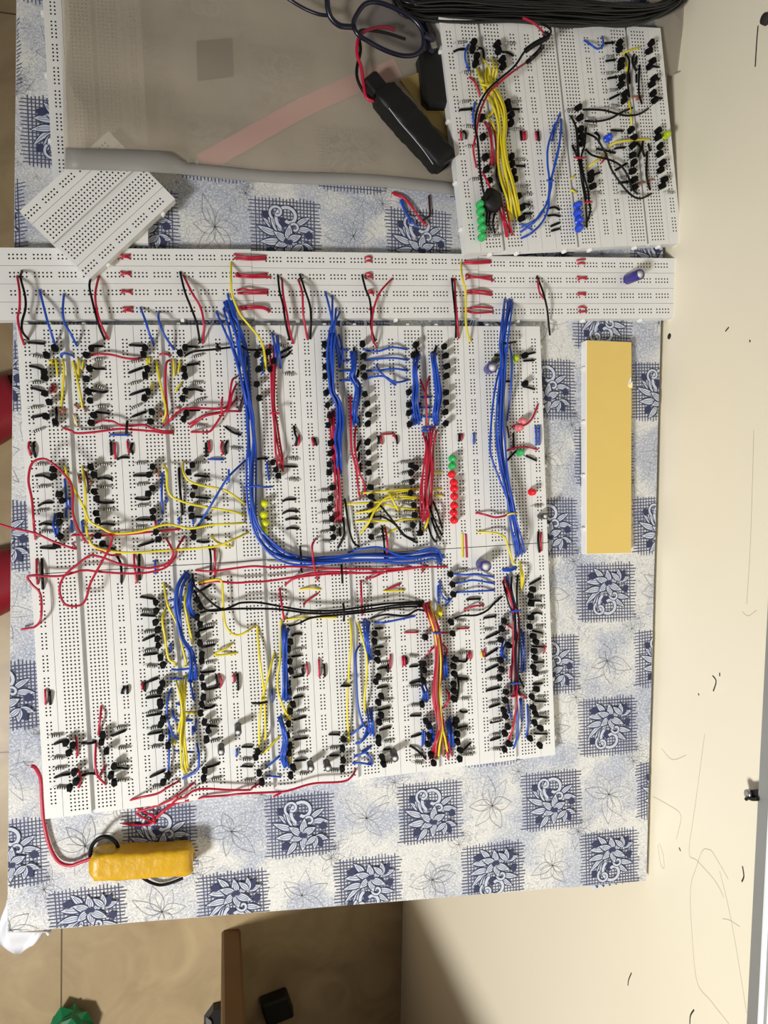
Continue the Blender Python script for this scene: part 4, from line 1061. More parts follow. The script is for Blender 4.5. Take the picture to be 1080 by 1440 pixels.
def motif(flip):
    G = []
    for k in range(18):
        c = -20.8 + 2.45*k
        e0, e1 = R3.uniform(22.5, 24.5), R3.uniform(22.5, 24.5)
        G.append(ribbon([(c, -e0), (c, e1)], 0.72, 1, 0.02)); e0, e1 = R3.uniform(24, 26.5), R3.uniform(24, 26.5)
        G.append(ribbon([(-e0, c), (e1, c)], 0.72, 1, 0.03))
    z = 0.05
    def leaf(x, y, a, l, w, bend, fill, veins=2):
        nonlocal z
        Lo, Ro = petal(x, y, a, l*1.06, w*1.3+0.7, bend); n = len(Lo)
        G.append(([(p[0], p[1], z) for p in Lo+Ro], [(n+i, n+i+1, i+1, i) for i in range(n-1)], 2)); z += 0.012
        Li, Ri = petal(x, y, a, l, w, bend)
        G.append(([(p[0], p[1], z) for p in Li+Ri], [(n+i, n+i+1, i+1, i) for i in range(n-1)], fill)); z += 0.012
        mid = [((p[0]+q_[0])/2, (p[1]+q_[1])/2) for p, q_ in zip(Li, Ri)]
        for v in range(veins):
            s = (v+1)/(veins+1); vv = [(p[0]*(1-s)+q_[0]*s, p[1]*(1-s)+q_[1]*s) for p, q_ in zip(Li, Ri)][1:-2]
            G.append(ribbon(vv, 0.35, 2, z))
        z += 0.012
    j = lambda s: R3.uniform(-s, s)
    for q in range(4): leaf(-4+j(1), 1+j(1), 3.5+.32*q, 17-1.5*q, 3.4, .35-.1*q, 3, 1)           # long curved leaves
    for x, y, a, l, w in ((-4, 7, 2.9, 14, 5), (-5, 3, 3.25, 15, 4.4), (-3, 11, 2.2, 12, 4.2), (8, -2, -.3, 12, 4), (7, -5, -.8, 12, 3.6)): leaf(x+j(1), y+j(1), a+j(.2), l, w, .2, 3, 2)
    for x, y, a, l, w in ((-9, 12, 2.5, 7, 4), (14, 1, .2, 6, 4), (0, -3, 4.4, 7, 5), (-12, -9, 3.9, 6, 3.5)): leaf(x, y, a+j(.3), l, w, .1, 2, 1)
    for cx, cy, r0, w in ((2, -10, 9.5, 2.2), (6.5, -2.5, 4.2, 1.5), (-6, -13, 5.5, 1.6)):
        sp = [(cx+r0*(1-t_/28)*math.cos(2.2+t_*.33), cy+r0*(1-t_/28)*math.sin(2.2+t_*.33)) for t_ in range(20)]
        G.append(ribbon(sp, w+1.1, 2, z)); G.append(ribbon(sp, w, 3, z+0.012)); z += 0.03
    for q in range(6): leaf(2, 7, .5+q*1.05+j(.15), 11+j(1.5), 5, .12, 3, 3)                      # open lily
    leaf(2, 6, 1.2, 4, 3.4, 0, 2, 0); leaf(2, 7, 3.0, 3.5, 3, 0, 2, 0)
    for a in (.2, .9, 1.7, 2.3): leaf(11, 9, a+j(.15), 9.5, 3.8, .1, 2 if a == .9 else 3, 2)       # half-open lily
    if flip: G = [([(x, -y, z_) for x, y, z_ in v], [tuple(reversed(f)) for f in fs], mi) for v, fs, mi in G]
    return G
mot = [motif(False), motif(True)]
Pm = Matrix.Rotation(PA-TA, 4, 'Z')
def in_table(p): return 0.0005 < p.x < TWD-0.0005 and 0.0005 < p.y < TLN-0.001
def stamp(G, cx, cy, ang=0.0, s=1.0):
    Rm = Matrix.Translation((cx, cy, 0)) @ Matrix.Rotation(PA-TA+ang, 4, 'Z')
    for vs, fs, mi in G:
        q = [Rm @ Vector((x*s*MM, y*s*MM, z*MM)) for x, y, z in vs]
        ok = [in_table(v) for v in q]
        q2 = [TFR @ Vector((min(max(v.x, .0004), TWD-.0004), min(max(v.y, .0004), TLN-.001), ZT+v.z)) for v in q]
        f2 = [f for f in fs if any(ok[i] for i in f)]
        if f2: mb.add(q2, f2, mi)
e1 = Matrix.Rotation(PA-TA, 2); ex_ = e1 @ Vector((1, 0)); ey_ = e1 @ Vector((0, 1))
O0 = Vector((0.4480, 0.0205))
for i in range(-10, 2):
    for j in range(-1, 15):
        c = O0 + ex_*(0.0496*i) + ey_*(0.1077*j + (0.0525 if i % 2 else 0))
        if -0.03 < c.x < TWD+0.03 and -0.03 < c.y < TLN+0.03: stamp(mot[(i % 2)], c.x, c.y)
# faint grey sketched blossoms between the squares
def sketch(k):
    rr = random.Random(k); G = []
    for q in range(6):
        a = q*1.05+rr.uniform(-.3, .3); Lp, Rp = petal(0, 0, a, rr.uniform(14, 24), rr.uniform(7, 11), rr.uniform(-.3, .3), 12)
        G.append(ribbon(Lp + Rp[::-1], 0.32, 4, 0.015)); G.append(ribbon([((a_[0]+b_[0])/2, (a_[1]+b_[1])/2) for a_, b_ in zip(Lp, Rp)][:8], 0.25, 4, 0.015))
    return G
for i in range(-10, 2):
    for j in range(-1, 15):
        c = O0 + ex_*(0.0496*i) + ey_*(0.1077*j + (0.0 if i % 2 else 0.0525))
        if -0.03 < c.x < TWD+0.03 and -0.03 < c.y < TLN+0.03: stamp(sketch(i*31+j), c.x, c.y); stamp(sketch(i*17+j+500), c.x+.021, c.y+.026, 0, .62); stamp(sketch(i*13+j+900), c.x-.024, c.y-.02, 0, .5)
cloth = mb.build('tablecloth', [M['cloth'], M['ink'], M['ink_dark'], M['petal'], M['grey_ink']])
tag(cloth, 'blue and cream flower-printed cloth covering the table', 'tablecloth')
# hanging corner of the cloth at the near left, and the folded scrap at the far right corner
mb = MB(); n = 14
C0 = at(14, 1311, ZT-0.001)
rim = [(14, 1240, -.012), (8, 1278, -.02), (2, 1292, -.03), (-6, 1316, -.04), (6, 1330, -.05), (24, 1341, -.055), (40, 1332, -.045), (52, 1322, -.03), (64, 1311, -.018), (72, 1306, -.01)]
rim = spline([at(x, y, ZT+z) for x, y, z in rim], 3)
inner = [at(16 + 56*i/(len(rim)-1) if i > len(rim)*.5 else 15, 1240 + 70*min(1, i/(len(rim)*.5)), ZT-0.003) for i in range(len(rim))]
vs = []; 
for f in (0, .35, .7, 1): vs += [a.lerp(b, f) + Vector((0, 0, -0.006*math.sin(f*3.1)*math.sin(i*0.9))) for i, (a, b) in enumerate(zip(inner, rim))]
m_ = len(rim); mb.add(vs, [(r*m_+i, r*m_+i+1, (r+1)*m_+i+1, (r+1)*m_+i) for r in range(3) for i in range(m_-1)], 0, True)
o = mb.build('hanging_corner', M['cloth_edge'], cloth); so = o.modifiers.new('thick', 'SOLIDIFY'); so.thickness = 0.0008
mb = MB(); q = [(829, 1238, -.002), (905, 1231, -.002), (899, 1236, -.010), (833, 1251, -.018), (828, 1245, -.010)]
vs = [at(x, y, ZT+z) for x, y, z in q]; mb.add(vs + [v - Vector((0, 0, .001)) for v in vs], [(4, 3, 2, 1, 0), (5, 6, 7, 8, 9)], 0)
for k in range(7):
    a = at(836+9*k, 1239.5-.8*k, ZT-.0035); b = at(840+9*k, 1248-1.6*k, ZT-.0135); d = (b-a).normalized(); s = Vector((d.y, -d.x, 0))*.0011
    mb.add([a-s+Vector((0, 0, .0004)), a+s+Vector((0, 0, .0004)), b+s+Vector((0, 0, .0004)), b-s+Vector((0, 0, .0004))], [(0, 1, 2, 3)], 1)
mb.build('folded_corner', [M['petal'], M['ink_dark']], cloth)
# floor
fd = at(86, 1440, ZF) - at(86.7, 1310, ZF); f0 = at(86.7, 1310, ZF); fy = at(0, 543, ZF)
fdn = fd.normalized(); FO = f0 + fdn*((fy-f0).dot(fdn))
mb = MB(); mb.add([(-2, -2, 0), (2, -2, 0), (2, 2.2, 0), (-2, 2.2, 0)], [(0, 1, 2, 3)], 0)
o = mb.build('floor', M['floor']); o.location = FO; o.rotation_euler = (0, 0, math.atan2(-fd.y, -fd.x) - math.pi/2)
tag(o, kind='structure')
# far wall
wa, wb = at(566.7, 1262, ZF), at(563, 1440, ZF); wd = (wa - wb); wd.z = 0; wd.normalize(); wn = Vector((-wd.y, wd.x, 0))
if wn.dot(CAM - wa) < 0: wn = -wn
def wall_at(px_, py_, off=0.0):
    d = ray(px_, py_); p0 = wa + wn*off; return CAM + d*((p0-CAM).dot(wn)/d.dot(wn))
mb = MB(); A = wa - wd*1.6; B = wa + wd*1.9
mb.add([(A.x, A.y, ZF), (B.x, B.y, ZF), (B.x, B.y, ZF+2.7), (A.x, A.y, ZF+2.7)] + [(v.x-wn.x*.1, v.y-wn.y*.1, z) for v, z in ((A, ZF), (B, ZF), (B, ZF+2.7), (A, ZF+2.7))], [(0, 1, 2, 3), (7, 6, 5, 4), (3, 2, 6, 7), (0, 4, 5, 1), (0, 3, 7, 4), (1, 5, 6, 2)])
wall = mb.build('wall_right', M['wall']); tag(wall, kind='structure')
def mark(pts, r, m_, name='pencil_mark'):
    P = spline([wall_at(x, y, 0.0001) for x, y in pts], 5); b_ = MB()
    for i in range(len(P)-1):
        d = (P[i+1]-P[i]).normalized(); s = d.cross(wn)*r
        b_.add([P[i]-s, P[i]+s, P[i+1]+s, P[i+1]-s], [(0, 1, 2, 3)])
    b_.build(name, M[m_], wall)
for L_ in ([(991, 1032), (978, 1130), (969, 1198), (980, 1210), (1005, 1238), (1018, 1262)], [(1024, 1236), (1003, 1200), (997, 1195), (988, 1196), (979, 1220), (971, 1250), (973, 1310), (980, 1380), (1000, 1408), (1025, 1440)],
           [(1012, 1225), (1022, 1265), (1033, 1320), (1050, 1425)], [(1016, 1292), (1026, 1294), (1040, 1303)], [(918, 1120), (940, 1132), (957, 1145), (955, 1165), (951, 1180)], [(925, 1188), (929, 1215), (934, 1220), (932, 1200), (927, 1186)],
           [(1060, 605), (1058, 680), (1055, 770), (1050, 850)], [(1044, 860), (1052, 866), (1064, 858)], [(930, 1052), (945, 1068), (965, 1062)]): mark(L_, .00022, 'pencil')
for L_ in ([(1066, 36), (1064, 60), (1062, 94)], [(1002, 950), (1007, 958), (1003, 972)], [(1012, 946), (1012, 951)], [(982, 975), (983, 978)], [(888, 1368), (884, 1378), (883, 1386)], [(976, 1420), (971, 1428), (970, 1440)], [(955, 1192), (957, 1197)], [(1020, 466), (1025, 460)], [(1054, 478), (1055, 481)], [(1044, 1218), (1046, 1232), (1043, 1240)]): mark(L_, .0006, 'pen', 'pen_mark')
b_ = MB(); p = wall_at(941, 473, .0003); q = wn.to_track_quat('Z', 'Y').to_matrix().to_4x4(); b_.lathe([(.0024, 0), (.0001, .0003)], 12, 0, Matrix.Translation(p) @ q); b_.build('wall_hole', M['pen'], wall)
b_ = MB(); p = wall_at(1079, 27, .0003); b_.lathe([(.004, 0), (.0035, .003), (.0001, .003)], 12, 0, Matrix.Translation(p) @ q); b_.build('wall_stud', M['pen'], wall)
# grey metal frame along the wall at the far edge, white panel beyond it
def strip(e0, e1, off, dep, name, m_):
    L_ = [wall_at(x, y, off) for x, y in e0]; R_ = [wall_at(x, y, off) for x, y in e1]; b_ = MB()
    vs = []
    for a, b in zip(L_, R_): vs += [a, b, a-wn*dep, b-wn*dep]
    fs = []
    for i in range(len(L_)-1):
        o_ = i*4; fs += [(o_, o_+4, o_+5, o_+1), (o_, o_+2, o_+6, o_+4), (o_+1, o_+5, o_+7, o_+3), (o_+2, o_+3, o_+7, o_+6)]
    e = (len(L_)-1)*4; fs += [(0, 1, 3, 2), (e, e+2, e+3, e+1)]
    b_.add(vs, fs); o = b_.build(name, M[m_]); tag(o, kind='structure'); return o
def ex(x0_, y0_, x1_, y1_, y): return x0_ + (x1_-x0_)*(y-y0_)/(y1_-y0_)
ys = (700, 1000, 1250, 1600)
le = [(ex(1066.5, 1112, 1050, 1440, y), y) for y in ys]; l2 = [(x+15, y) for x, y in le]; l3 = [(x+17.5, y) for x, y in le]; l4 = [(x+24, y) for x, y in le]; l5 = [(x+90, y) for x, y in le]
strip(le, l2, .006, .006, 'trim_1', 'metal_frame'); strip(l2, l3, .009, .009, 'trim_2', 'white_paint'); strip(l3, l4, .006, .006, 'trim_3', 'metal_frame'); strip(l4, l5, .004, .004, 'trim_4', 'white_paint')
# small black latch at the frame
t = empty('latch', wall_at(1058, 1118, 0))
b_ = MB(); a, b, c, d = [wall_at(*p, .006) for p in ((1049, 1111), (1066, 1110), (1066, 1125.5), (1049.5, 1125))]
vs = [a, b, c, d]; b_.add(vs + [v - wn*.006 for v in vs], [(0, 1, 2, 3), (4, 7, 6, 5), (0, 4, 5, 1), (1, 5, 6, 2), (2, 6, 7, 3), (3, 7, 4, 0)])
o = b_.build('plate', M['steel'], None, t.location); o.location = (0, 0, 0); o.parent = t
b_ = MB(); b_.lathe([(.0032, 0), (.003, .002), (.0015, .0025), (.0001, .0022)], 12, 0, Matrix.Translation(wall_at(1054, 1116.5, .006)) @ q); o = b_.build('screw', M['tin'], None, t.location); o.location = (0, 0, 0); o.parent = t
b_ = MB(); b_.tube(spline([wall_at(x, y, .008) for x, y in ((1049, 1124), (1053, 1122), (1058, 1124), (1066, 1124))], 4), .0012, 6); o = b_.build('wire_arm', M['steel'], None, t.location); o.location = (0, 0, 0); o.parent = t
tag(t, 'small black metal latch fixed at the edge of the grey wall frame', 'latch')
# upright wooden panel standing on the floor below the table
pa = at(325, 1307, ZF); a1, a2 = at(311.5, 1312, ZF), at(338, 1312, ZF)
t = empty('wooden_stand', (pa.x, pa.y, ZF)); rz = Matrix.Translation((pa.x, pa.y, ZF)) @ Matrix.Rotation(math.radians(-3.5), 4, 'Z')
W = (a2-a1).length/2
b_ = MB(); b_.rbox(-W, W, -0.75, 0.0, 0.0, 0.95, .004, 0, rz); o = b_.build('side_panel', M['wood'], None, t.location); o.location = (0, 0, 0); o.parent = t
b_ = MB(); b_.rbox(-W, 0.262, -0.75, -.02, 0.95, 0.975, .004, 0, rz); o = b_.build('shading_top_board', M['wood'], None, t.location); o.location = (0, 0, 0); o.parent = t  # unseen top, added to keep ambient light off the floor below
b_ = MB(); b_.rbox(W, 0.262, -0.75, -.73, 0.0, 0.95, .004, 0, rz); o = b_.build('shading_back_board', M['wood'], None, t.location); o.location = (0, 0, 0); o.parent = t  # unseen back, added to close in and darken the floor
tag(t, 'tall brown wooden stand whose upright edge shows on the floor below the table', 'stand')
def foot_block(name, quad, h, mats, label, cat):
    b_ = MB(); v = [at(x, y, ZF) for x, y in quad]; c_ = sum(v, Vector())/4
    up = [p_.lerp(c_, .06) + Vector((0, 0, h)) for p_ in v]
    b_.add(v+up, [(3, 2, 1, 0), (4, 5, 6, 7), (0, 1, 5, 4), (1, 2, 6, 5), (2, 3, 7, 6), (3, 0, 4, 7)]); o = b_.build(name, mats, origin=c_)
    bv = o.modifiers.new('soft', 'BEVEL'); bv.width = h*.12; bv.segments = 2
    return tag(o, label, cat)
foot_block('black_box', ((364, 1400), (402, 1386), (413, 1416), (374, 1432)), .03, M['black_plastic'], 'square black box lying in the shade on the floor', 'box')
t = empty('floor_item', at(300, 1430, ZF))
b_ = MB(); v = [at(x, y, ZF) for x, y in ((300, 1410), (311, 1408), (312, 1460), (288, 1440), (287, 1428))]; n = len(v); b_.add(v + [p_+Vector((0, 0, .022)) for p_ in v], [tuple(range(n-1, -1, -1)), tuple(range(n, 2*n))] + [(i, (i+1) % n, n+(i+1) % n, n+i) for i in range(n)])
o = b_.build('dark_shell', M['black_plastic'], None, t.location); o.location = (0, 0, 0); o.parent = t
b_ = MB(); v = [at(x, y, ZF+.023) for x, y in ((290, 1428), (297, 1434), (302, 1462), (288, 1455))]; b_.add(v + [p_+Vector((0, 0, .004)) for p_ in v], [(3, 2, 1, 0), (4, 5, 6, 7), (0, 1, 5, 4), (1, 2, 6, 5), (2, 3, 7, 6), (3, 0, 4, 7)])
o = b_.build('grey_face', M['grey_rubber'], None, t.location); o.location = (0, 0, 0); o.parent = t
tag(t, 'black and grey object on the floor touching the foot of the wooden stand', 'item')
# crumpled green plastic on the floor
b_ = MB(); rr = random.Random(5); c_ = at(101, 1434, ZF); vs = []; 
for k in range(7):
    for j in range(10):
        a = j*.628; f = (k+.5)/7; r_ = .034*math.sin(math.pi*f)**.6*rr.uniform(.72, 1.15); vs.append(c_ + Vector((r_*math.cos(a), r_*1.1*math.sin(a), .045*(1-math.cos(math.pi*f))/2)))
b_.add(vs, [(k*10+j, k*10+(j+1) % 10, (k+1)*10+(j+1) % 10, (k+1)*10+j) for k in range(6) for j in range(10)] + [tuple(range(9, -1, -1)), tuple(range(60, 70))])
tag(b_.build('plastic_wrapper', M['green'], origin=c_), 'crumpled green plastic wrapper on the floor tiles', 'wrapper')
# red slippers on the floor beside the table
def slipper(px_, py_, ang, label):
    c_ = at(px_, py_, ZF); t = empty('slipper', c_); t.rotation_euler = (0, 0, ang)
    def outline(k, s=1.0): a = 2*math.pi*k/24; return Vector((s*(.046+.008*math.cos(a))*math.sin(a), s*.125*math.cos(a), 0))
    b_ = MB(); rs = [[outline(k, s) + Vector((0, 0, z)) for k in range(24)] for s, z in ((.96, 0), (1, .004), (1, .02), (.95, .024))]
    b_.add([p_ for r_ in rs for p_ in r_], [(i*24+k, i*24+(k+1) % 24, (i+1)*24+(k+1) % 24, (i+1)*24+k) for i in range(3) for k in range(24)] + [tuple(range(23, -1, -1))], 0, True); b_.build('sole', M['slipper'], t)
    b_ = MB(); b_.add([outline(k, .92) + Vector((0, 0, .0245)) for k in range(24)], [tuple(range(23, -1, -1))]); b_.build('insole', M['slipper_dark'], t)
    b_ = MB(); vs = []
    for j in range(9):
        y = -.01 + .085*j/8; w_ = .05*(1-.25*(j/8)**2)
        for k in range(11): a = math.pi*k/10; vs.append(Vector((w_*math.cos(a), y, .02+(.045-.018*j/8)*math.sin(a))))
    b_.add(vs, [(j*11+k, j*11+k+1, (j+1)*11+k+1, (j+1)*11+k) for j in range(8) for k in range(10)], 0, True); o = b_.build('strap', M['slipper'], t); sd = o.modifiers.new('thick', 'SOLIDIFY'); sd.thickness = .004
    tag(t, label, 'slipper', 'pair of red slippers')
slipper(-25, 590, math.radians(-62), 'dark red slipper on the floor by the upper breadboards')
slipper(-22, 826, math.radians(-70), 'red slipper on the floor beside the lower breadboards, half in the frame')
# ---------------------------------------------------------------- things lying at the top of the table
def child(mb, name, m, t): o = mb.build(name, m, None, t.location); o.location = (0, 0, 0); o.parent = t; return o
# frosted plastic sleeve
cx_ = [88, 150, 220, 300, 380, 460, 540, 600, 648]
def sl_bot(x): return 235 + (x-92)*0.067 + 2.0*math.sin(x*.021)
def sl_z(x, y): return .0052 + .0017*math.sin(x*.026+y*.031) + .0012*math.sin(y*.055-x*.01) + .0078*max(0, min(1, (265-x)/40))*max(0, min(1, (y-120)/60))
mb = MB(); nx, ny = 26, 24; g = []
for j in range(ny+1):
    for i in range(nx+1):
        x = 90 + 556*i/nx; yb = sl_bot(x); y = -60 + (yb+60)*j/ny
        g.append(at(x - (1-j/ny)*4, y, sl_z(x, y)))
mb.add(g, [(j*(nx+1)+i, (j+1)*(nx+1)+i, (j+1)*(nx+1)+i+1, j*(nx+1)+i+1) for j in range(ny) for i in range(nx)], 0, True)
t = empty('plastic_sleeve', at(370, 150, ZT)); child(mb, 'sheet', M['frost'], t)
mb = MB(); g = []
for f in (0, .5, 1):
    for i in range(nx+1):
        x = 92 + 553*i/nx; yb = sl_bot(x); w = 30 if x < 250 else 17
        g.append(at(x, yb + 1 - w*(1-f), sl_z(x, yb + 1 - w*(1-f)) + .0007))
mb.add(g, [(j*(nx+1)+i, (j+1)*(nx+1)+i, (j+1)*(nx+1)+i+1, j*(nx+1)+i+1) for j in range(2) for i in range(nx)], 0, True)
o = child(mb, 'welded_edge', M['frost_band'], t); sd = o.modifiers.new('thick', 'SOLIDIFY'); sd.thickness = .0004; sd.offset = 1
mb = MB(); g = [at(88, -60, .0008), at(94, 212, .0008), at(266, 224, .0008), at(640, 268, .0008), at(648, -60, .0008)]; mb.add(g, [(0, 1, 2, 3, 4)]); child(mb, 'back_sheet', M['frost'], t)
tag(t, 'large frosted plastic sleeve covering the far end of the table', 'plastic sleeve')
# things showing faintly through the sleeve
mb = MB(); q_ = [at(x, y, .0014) for x, y in ((276, 58), (326, 54), (328, 108), (278, 114))]; mb.add(q_ + [v+Vector((0, 0, .0004)) for v in q_], [(0, 1, 2, 3), (7, 6, 5, 4), (0, 4, 5, 1), (1, 5, 6, 2), (2, 6, 7, 3), (3, 7, 4, 0)])
tag(mb.build('dark_card', M['black_plastic'], origin=q_[0]), 'dark square card seen through the frosted sleeve', 'card')
mb = MB(); P = spline([at(x, y, .0014) for x, y in ((284, 230), (330, 205), (420, 155), (500, 118), (560, 95))], 6)
for i in range(len(P)-1):
    d = (P[i+1]-P[i]).normalized(); s = Vector((-d.y, d.x, 0))*.0066
    vs = [P[i]-s, P[i]+s, P[i+1]+s, P[i+1]-s]; mb.add(vs + [v+Vector((0, 0, .0004)) for v in vs], [(3, 2, 1, 0), (4, 5, 6, 7), (0, 1, 5, 4), (2, 3, 7, 6)])
tag(mb.build('ribbon', M['pink'], origin=P[0]), 'pink ribbon lying slanted below the frosted sleeve', 'ribbon')
mb = MB(); q_ = [at(x, y, ZT+.0003) for x, y in ((556, 128), (628, 100), (646, 226), (600, 190))]; mb.add(q_ + [v+Vector((0, 0, .0158)) for v in q_], [(0, 1, 2, 3), (7, 6, 5, 4), (0, 4, 5, 1), (1, 5, 6, 2), (2, 6, 7, 3), (3, 7, 4, 0)])
tag(mb.build('cardboard_piece', M['cardboard'], origin=q_[0]), 'tan cardboard piece between the black taped pack and the leaning boards', 'cardboard')
# black box between spectacles and battery pack
c_ = at(611, 118, .006); mb = MB(); mb.rbox(-.012, .012, -.020, .020, -.0145, .010, .004, 0, Matrix.Translation(c_) @ Matrix.Rotation(math.radians(3), 4, 'Z'))
tag(mb.build('adapter', M['black_plastic'], origin=c_), 'black plastic adapter block lying between spectacles and leaning boards', 'adapter')
# taped packs: flattened round bar with lumps
def pack(name, A, B, wid, hei, m_, seed, part, z):
    A, B = Vector(A), Vector(B); d = (B-A); L_ = d.length; d.normalize(); s = Vector((-d.y, d.x, 0)); rr = random.Random(seed); mb = MB(); n = 22; k_ = 26; vs = []
    ph = [rr.uniform(0, 6.28) for _ in range(6)]
    for i in range(n+1):
        f = i/n; e = min(1.0, .80+.20*min(f, 1-f)/.05) if 0 < f < 1 else .74
        for k in range(k_):
            a = 2*math.pi*k/k_; p_ = 5.5; cx = math.copysign(abs(math.cos(a))**(2/p_), math.cos(a)); sx = math.copysign(abs(math.sin(a))**(2/p_), math.sin(a))
            lump = 1+.03*math.sin(9*f+ph[0]+2*a)+.022*math.sin(27*f+ph[1]+5*a)+.022*math.sin(61*f+ph[2]-3*a)
            vs.append(A + d*(L_*f + .0012*math.sin(3*a+ph[3])*(1 if f in (0, 1) else 0)) + s*(cx*wid/2*e*lump) + Vector((0, 0, hei/2 + z + sx*hei/2*e*min(lump, 1.02))))
    fs = [(i*k_+k, i*k_+(k+1) % k_, (i+1)*k_+(k+1) % k_, (i+1)*k_+k) for i in range(n) for k in range(k_)] + [tuple(range(k_-1, -1, -1)), tuple(range(n*k_, n*k_+k_))]
    mb.add(vs, fs, 0, True); t = empty(name, (A+B)/2 - Vector((0, 0, 0))); child(mb, part, m_, t); return t
def lead(t, pts, r, m_, name='lead_wire'):
    mb = MB(); mb.tube(spline([at(x, y, z*MM) for x, y, z in pts], 8), r, 8); return child(mb, name, m_, t)
zc = .006
t = pack('battery_pack', at(127.5, 1219, zc) * 1, at(270.5, 1211, zc), .0195, .0185, M['yellow_tape'], 2, 'tape_wrap', -zc+ZT)
lead(t, [(128, 1207, 0), (112, 1213, -3), (98, 1217, -5), (82, 1211, -6), (70, 1190, -6), (62, 1158, -6), (59, 1125, -5), (57, 1095, -3), (50, 1080, -1), (44, 1077, 0)], .00125, M['r'])
lead(t, [(44, 1077, 0), (38, 1076, 0), (33, 1070, 2)], .0004, M['tin'], 'bare_wire_end')
lead(t, [(127, 1205, -4), (129, 1190, 0), (139, 1179, 4), (152, 1177, 5), (163, 1185, 3), (168, 1198, -3)], .0014, M['k'])
lead(t, [(200, 1234, -5), (212, 1241, -6), (226, 1244.5, -6), (242, 1241, -5), (257, 1235, -4)], .0011, M['k']); lead(t, [(257, 1235, -4), (266, 1231, -3)], .0004, M['tin'], 'bare_wire_end')
tag(t, 'battery pack wrapped in yellow tape near the front of the table', 'battery pack')
t = pack('battery_pack', at(533, 134, .012), at(624, 236, .012), .0188, .019, M['black_tape'], 9, 'tape_wrap', -.005)
lead(t, [(540, 146, 14), (524, 140, 13), (512, 130, 12), (503, 112, 13), (502, 95, 14), (507, 70, 16), (505, 45, 17), (522, 43, 17), (545, 47, 17), (570, 55, 14)], .0011, M['k'])
lead(t, [(536, 144, 14), (516, 138, 13), (511, 115, 14), (508, 95, 15), (502, 75, 16), (505, 52, 17), (518, 42, 18), (540, 38, 17), (555, 42, 15)], .0012, M['r'])
mb = MB(); mb.rbox(-.006, .006, -.004, .010, .006, .018, .002, 0, Matrix.Translation(at(526, 138, 0)) @ Matrix.Rotation(math.radians(40), 4, 'Z')); child(mb, 'folded_tape_end', M['black_tape'], t)
mb = MB(); mb.tube(spline([at(x, y, .0275) for x, y in ((547, 152), (562, 172), (582, 195), (598, 215), (609, 231))], 5), .00022, 5); child(mb, 'tape_seam_sheen', M['sleeve_mark'], t)  # sheen along the tape drawn in as a thin pale line
tag(t, 'battery pack wrapped in black electrical tape beside the leaning boards', 'battery pack')
# black lump of tape on the leaning boards' power lead
p = on(692, 282, .007, 1); mb = MB(); rr = random.Random(4); vs = []
for i in range(9):
    f = i/8; 
    for k in range(12): a = k*math.pi/6; r_ = (.0072*math.sin(math.pi*f)**.5+.0006)*rr.uniform(.85, 1.12); vs.append(p + Vector((r_*math.cos(a), r_*1.15*math.sin(a), (f-.5)*.009)))
mb.add(vs, [(i*12+k, i*12+(k+1) % 12, (i+1)*12+(k+1) % 12, (i+1)*12+k) for i in range(8) for k in range(12)] + [tuple(range(11, -1, -1)), tuple(range(96, 108))], 0, True)
tag(mb.build('taped_joint', M['black_tape'], origin=p), 'lump of black tape joining wires beside the green LEDs', 'taped joint')
for P_, r_, lab in (([(765, 47, 20), (770, 52, 20), (752, 62, 14), (738, 72, 10)], .0019, 'black heat-shrunk joint on the power lead, upper one'), ([(764, 64, 16), (755, 75, 12), (741, 88, 10)], .0016, 'black heat-shrunk joint on the power lead, lower one')):
    mb = MB(); pts = spline([on(x, y, z*MM, 1) for x, y, z in P_], 6); mb.tube(pts, r_, 9); tag(mb.build('heat_shrink_sleeve', M['black_tape'], origin=pts[0]), lab, 'wire sleeve')
# spectacles
t = empty('spectacles', at(530, 40, .02))
def bar(pts, r, name, m_, closed=False, n=9):
    P = spline([at(x, y, z*MM) for x, y, z in pts], 8, closed)
    if closed: P = P + [P[0]]
    mb = MB(); mb.tube(P, r, n); return child(mb, name, m_, t)
rimA = [(497, 34, 22), (502, 20, 24), (513, 6, 26), (530, 3, 27), (556, 12, 27), (580, 26, 26), (594, 44, 25), (595, 66, 23), (584, 77, 21), (564, 78, 20), (540, 70, 20), (516, 57, 20), (503, 48, 21)]
bar(rimA, .0016, 'rim', M['navy'], True)
rimB = [(495, 38, 22), (478, 36, 22), (466, 26, 23), (461, 12, 25), (458, -6, 27), (440, -40, 28), (400, -50, 26), (380, -30, 24), (395, -10, 22), (425, 10, 21), (455, 22, 21)]
bar(rimB[:6][::-1] + [(497, 40, 22)], .0019, 'bridge', M['navy'])
bar([(380, -20, 19), (405, -2, 20), (428, 12, 20), (448, 20, 21), (464, 22, 22)], .0012, 'rim', M['navy'])
bar([(596, 50, 25), (604, 54, 24), (609, 62, 20), (606, 72, 16)], .003, 'hinge', M['navy'])
bar([(604, 74, 14), (600, 52, 10), (592, 30, 8), (585, 5, 6), (578, -30, 5)], .0026, 'temple', M['navy'])
mb = MB(); p = at(609, 61, .0235); mb.rbox(-.0022, .0022, -.0035, .0035, 0, .0008, .0006, 0, Matrix.Translation(p) @ Matrix.Rotation(.3, 4, 'Z')); child(mb, 'silver_plate', M['tin'], t)
P = [at(x, y, (z-.3)*MM) for x, y, z in rimA]; c_ = sum(P, Vector())/len(P); mb = MB(); mb.add([c_+Vector((0, 0, .001))]+P, [(0, i+1, (i+1) % len(P)+1) for i in range(len(P))], 0, True); child(mb, 'lens', M['lens'], t)
tag(t, 'navy plastic spectacles lying folded on the sleeve beside the black coil', 'spectacles')
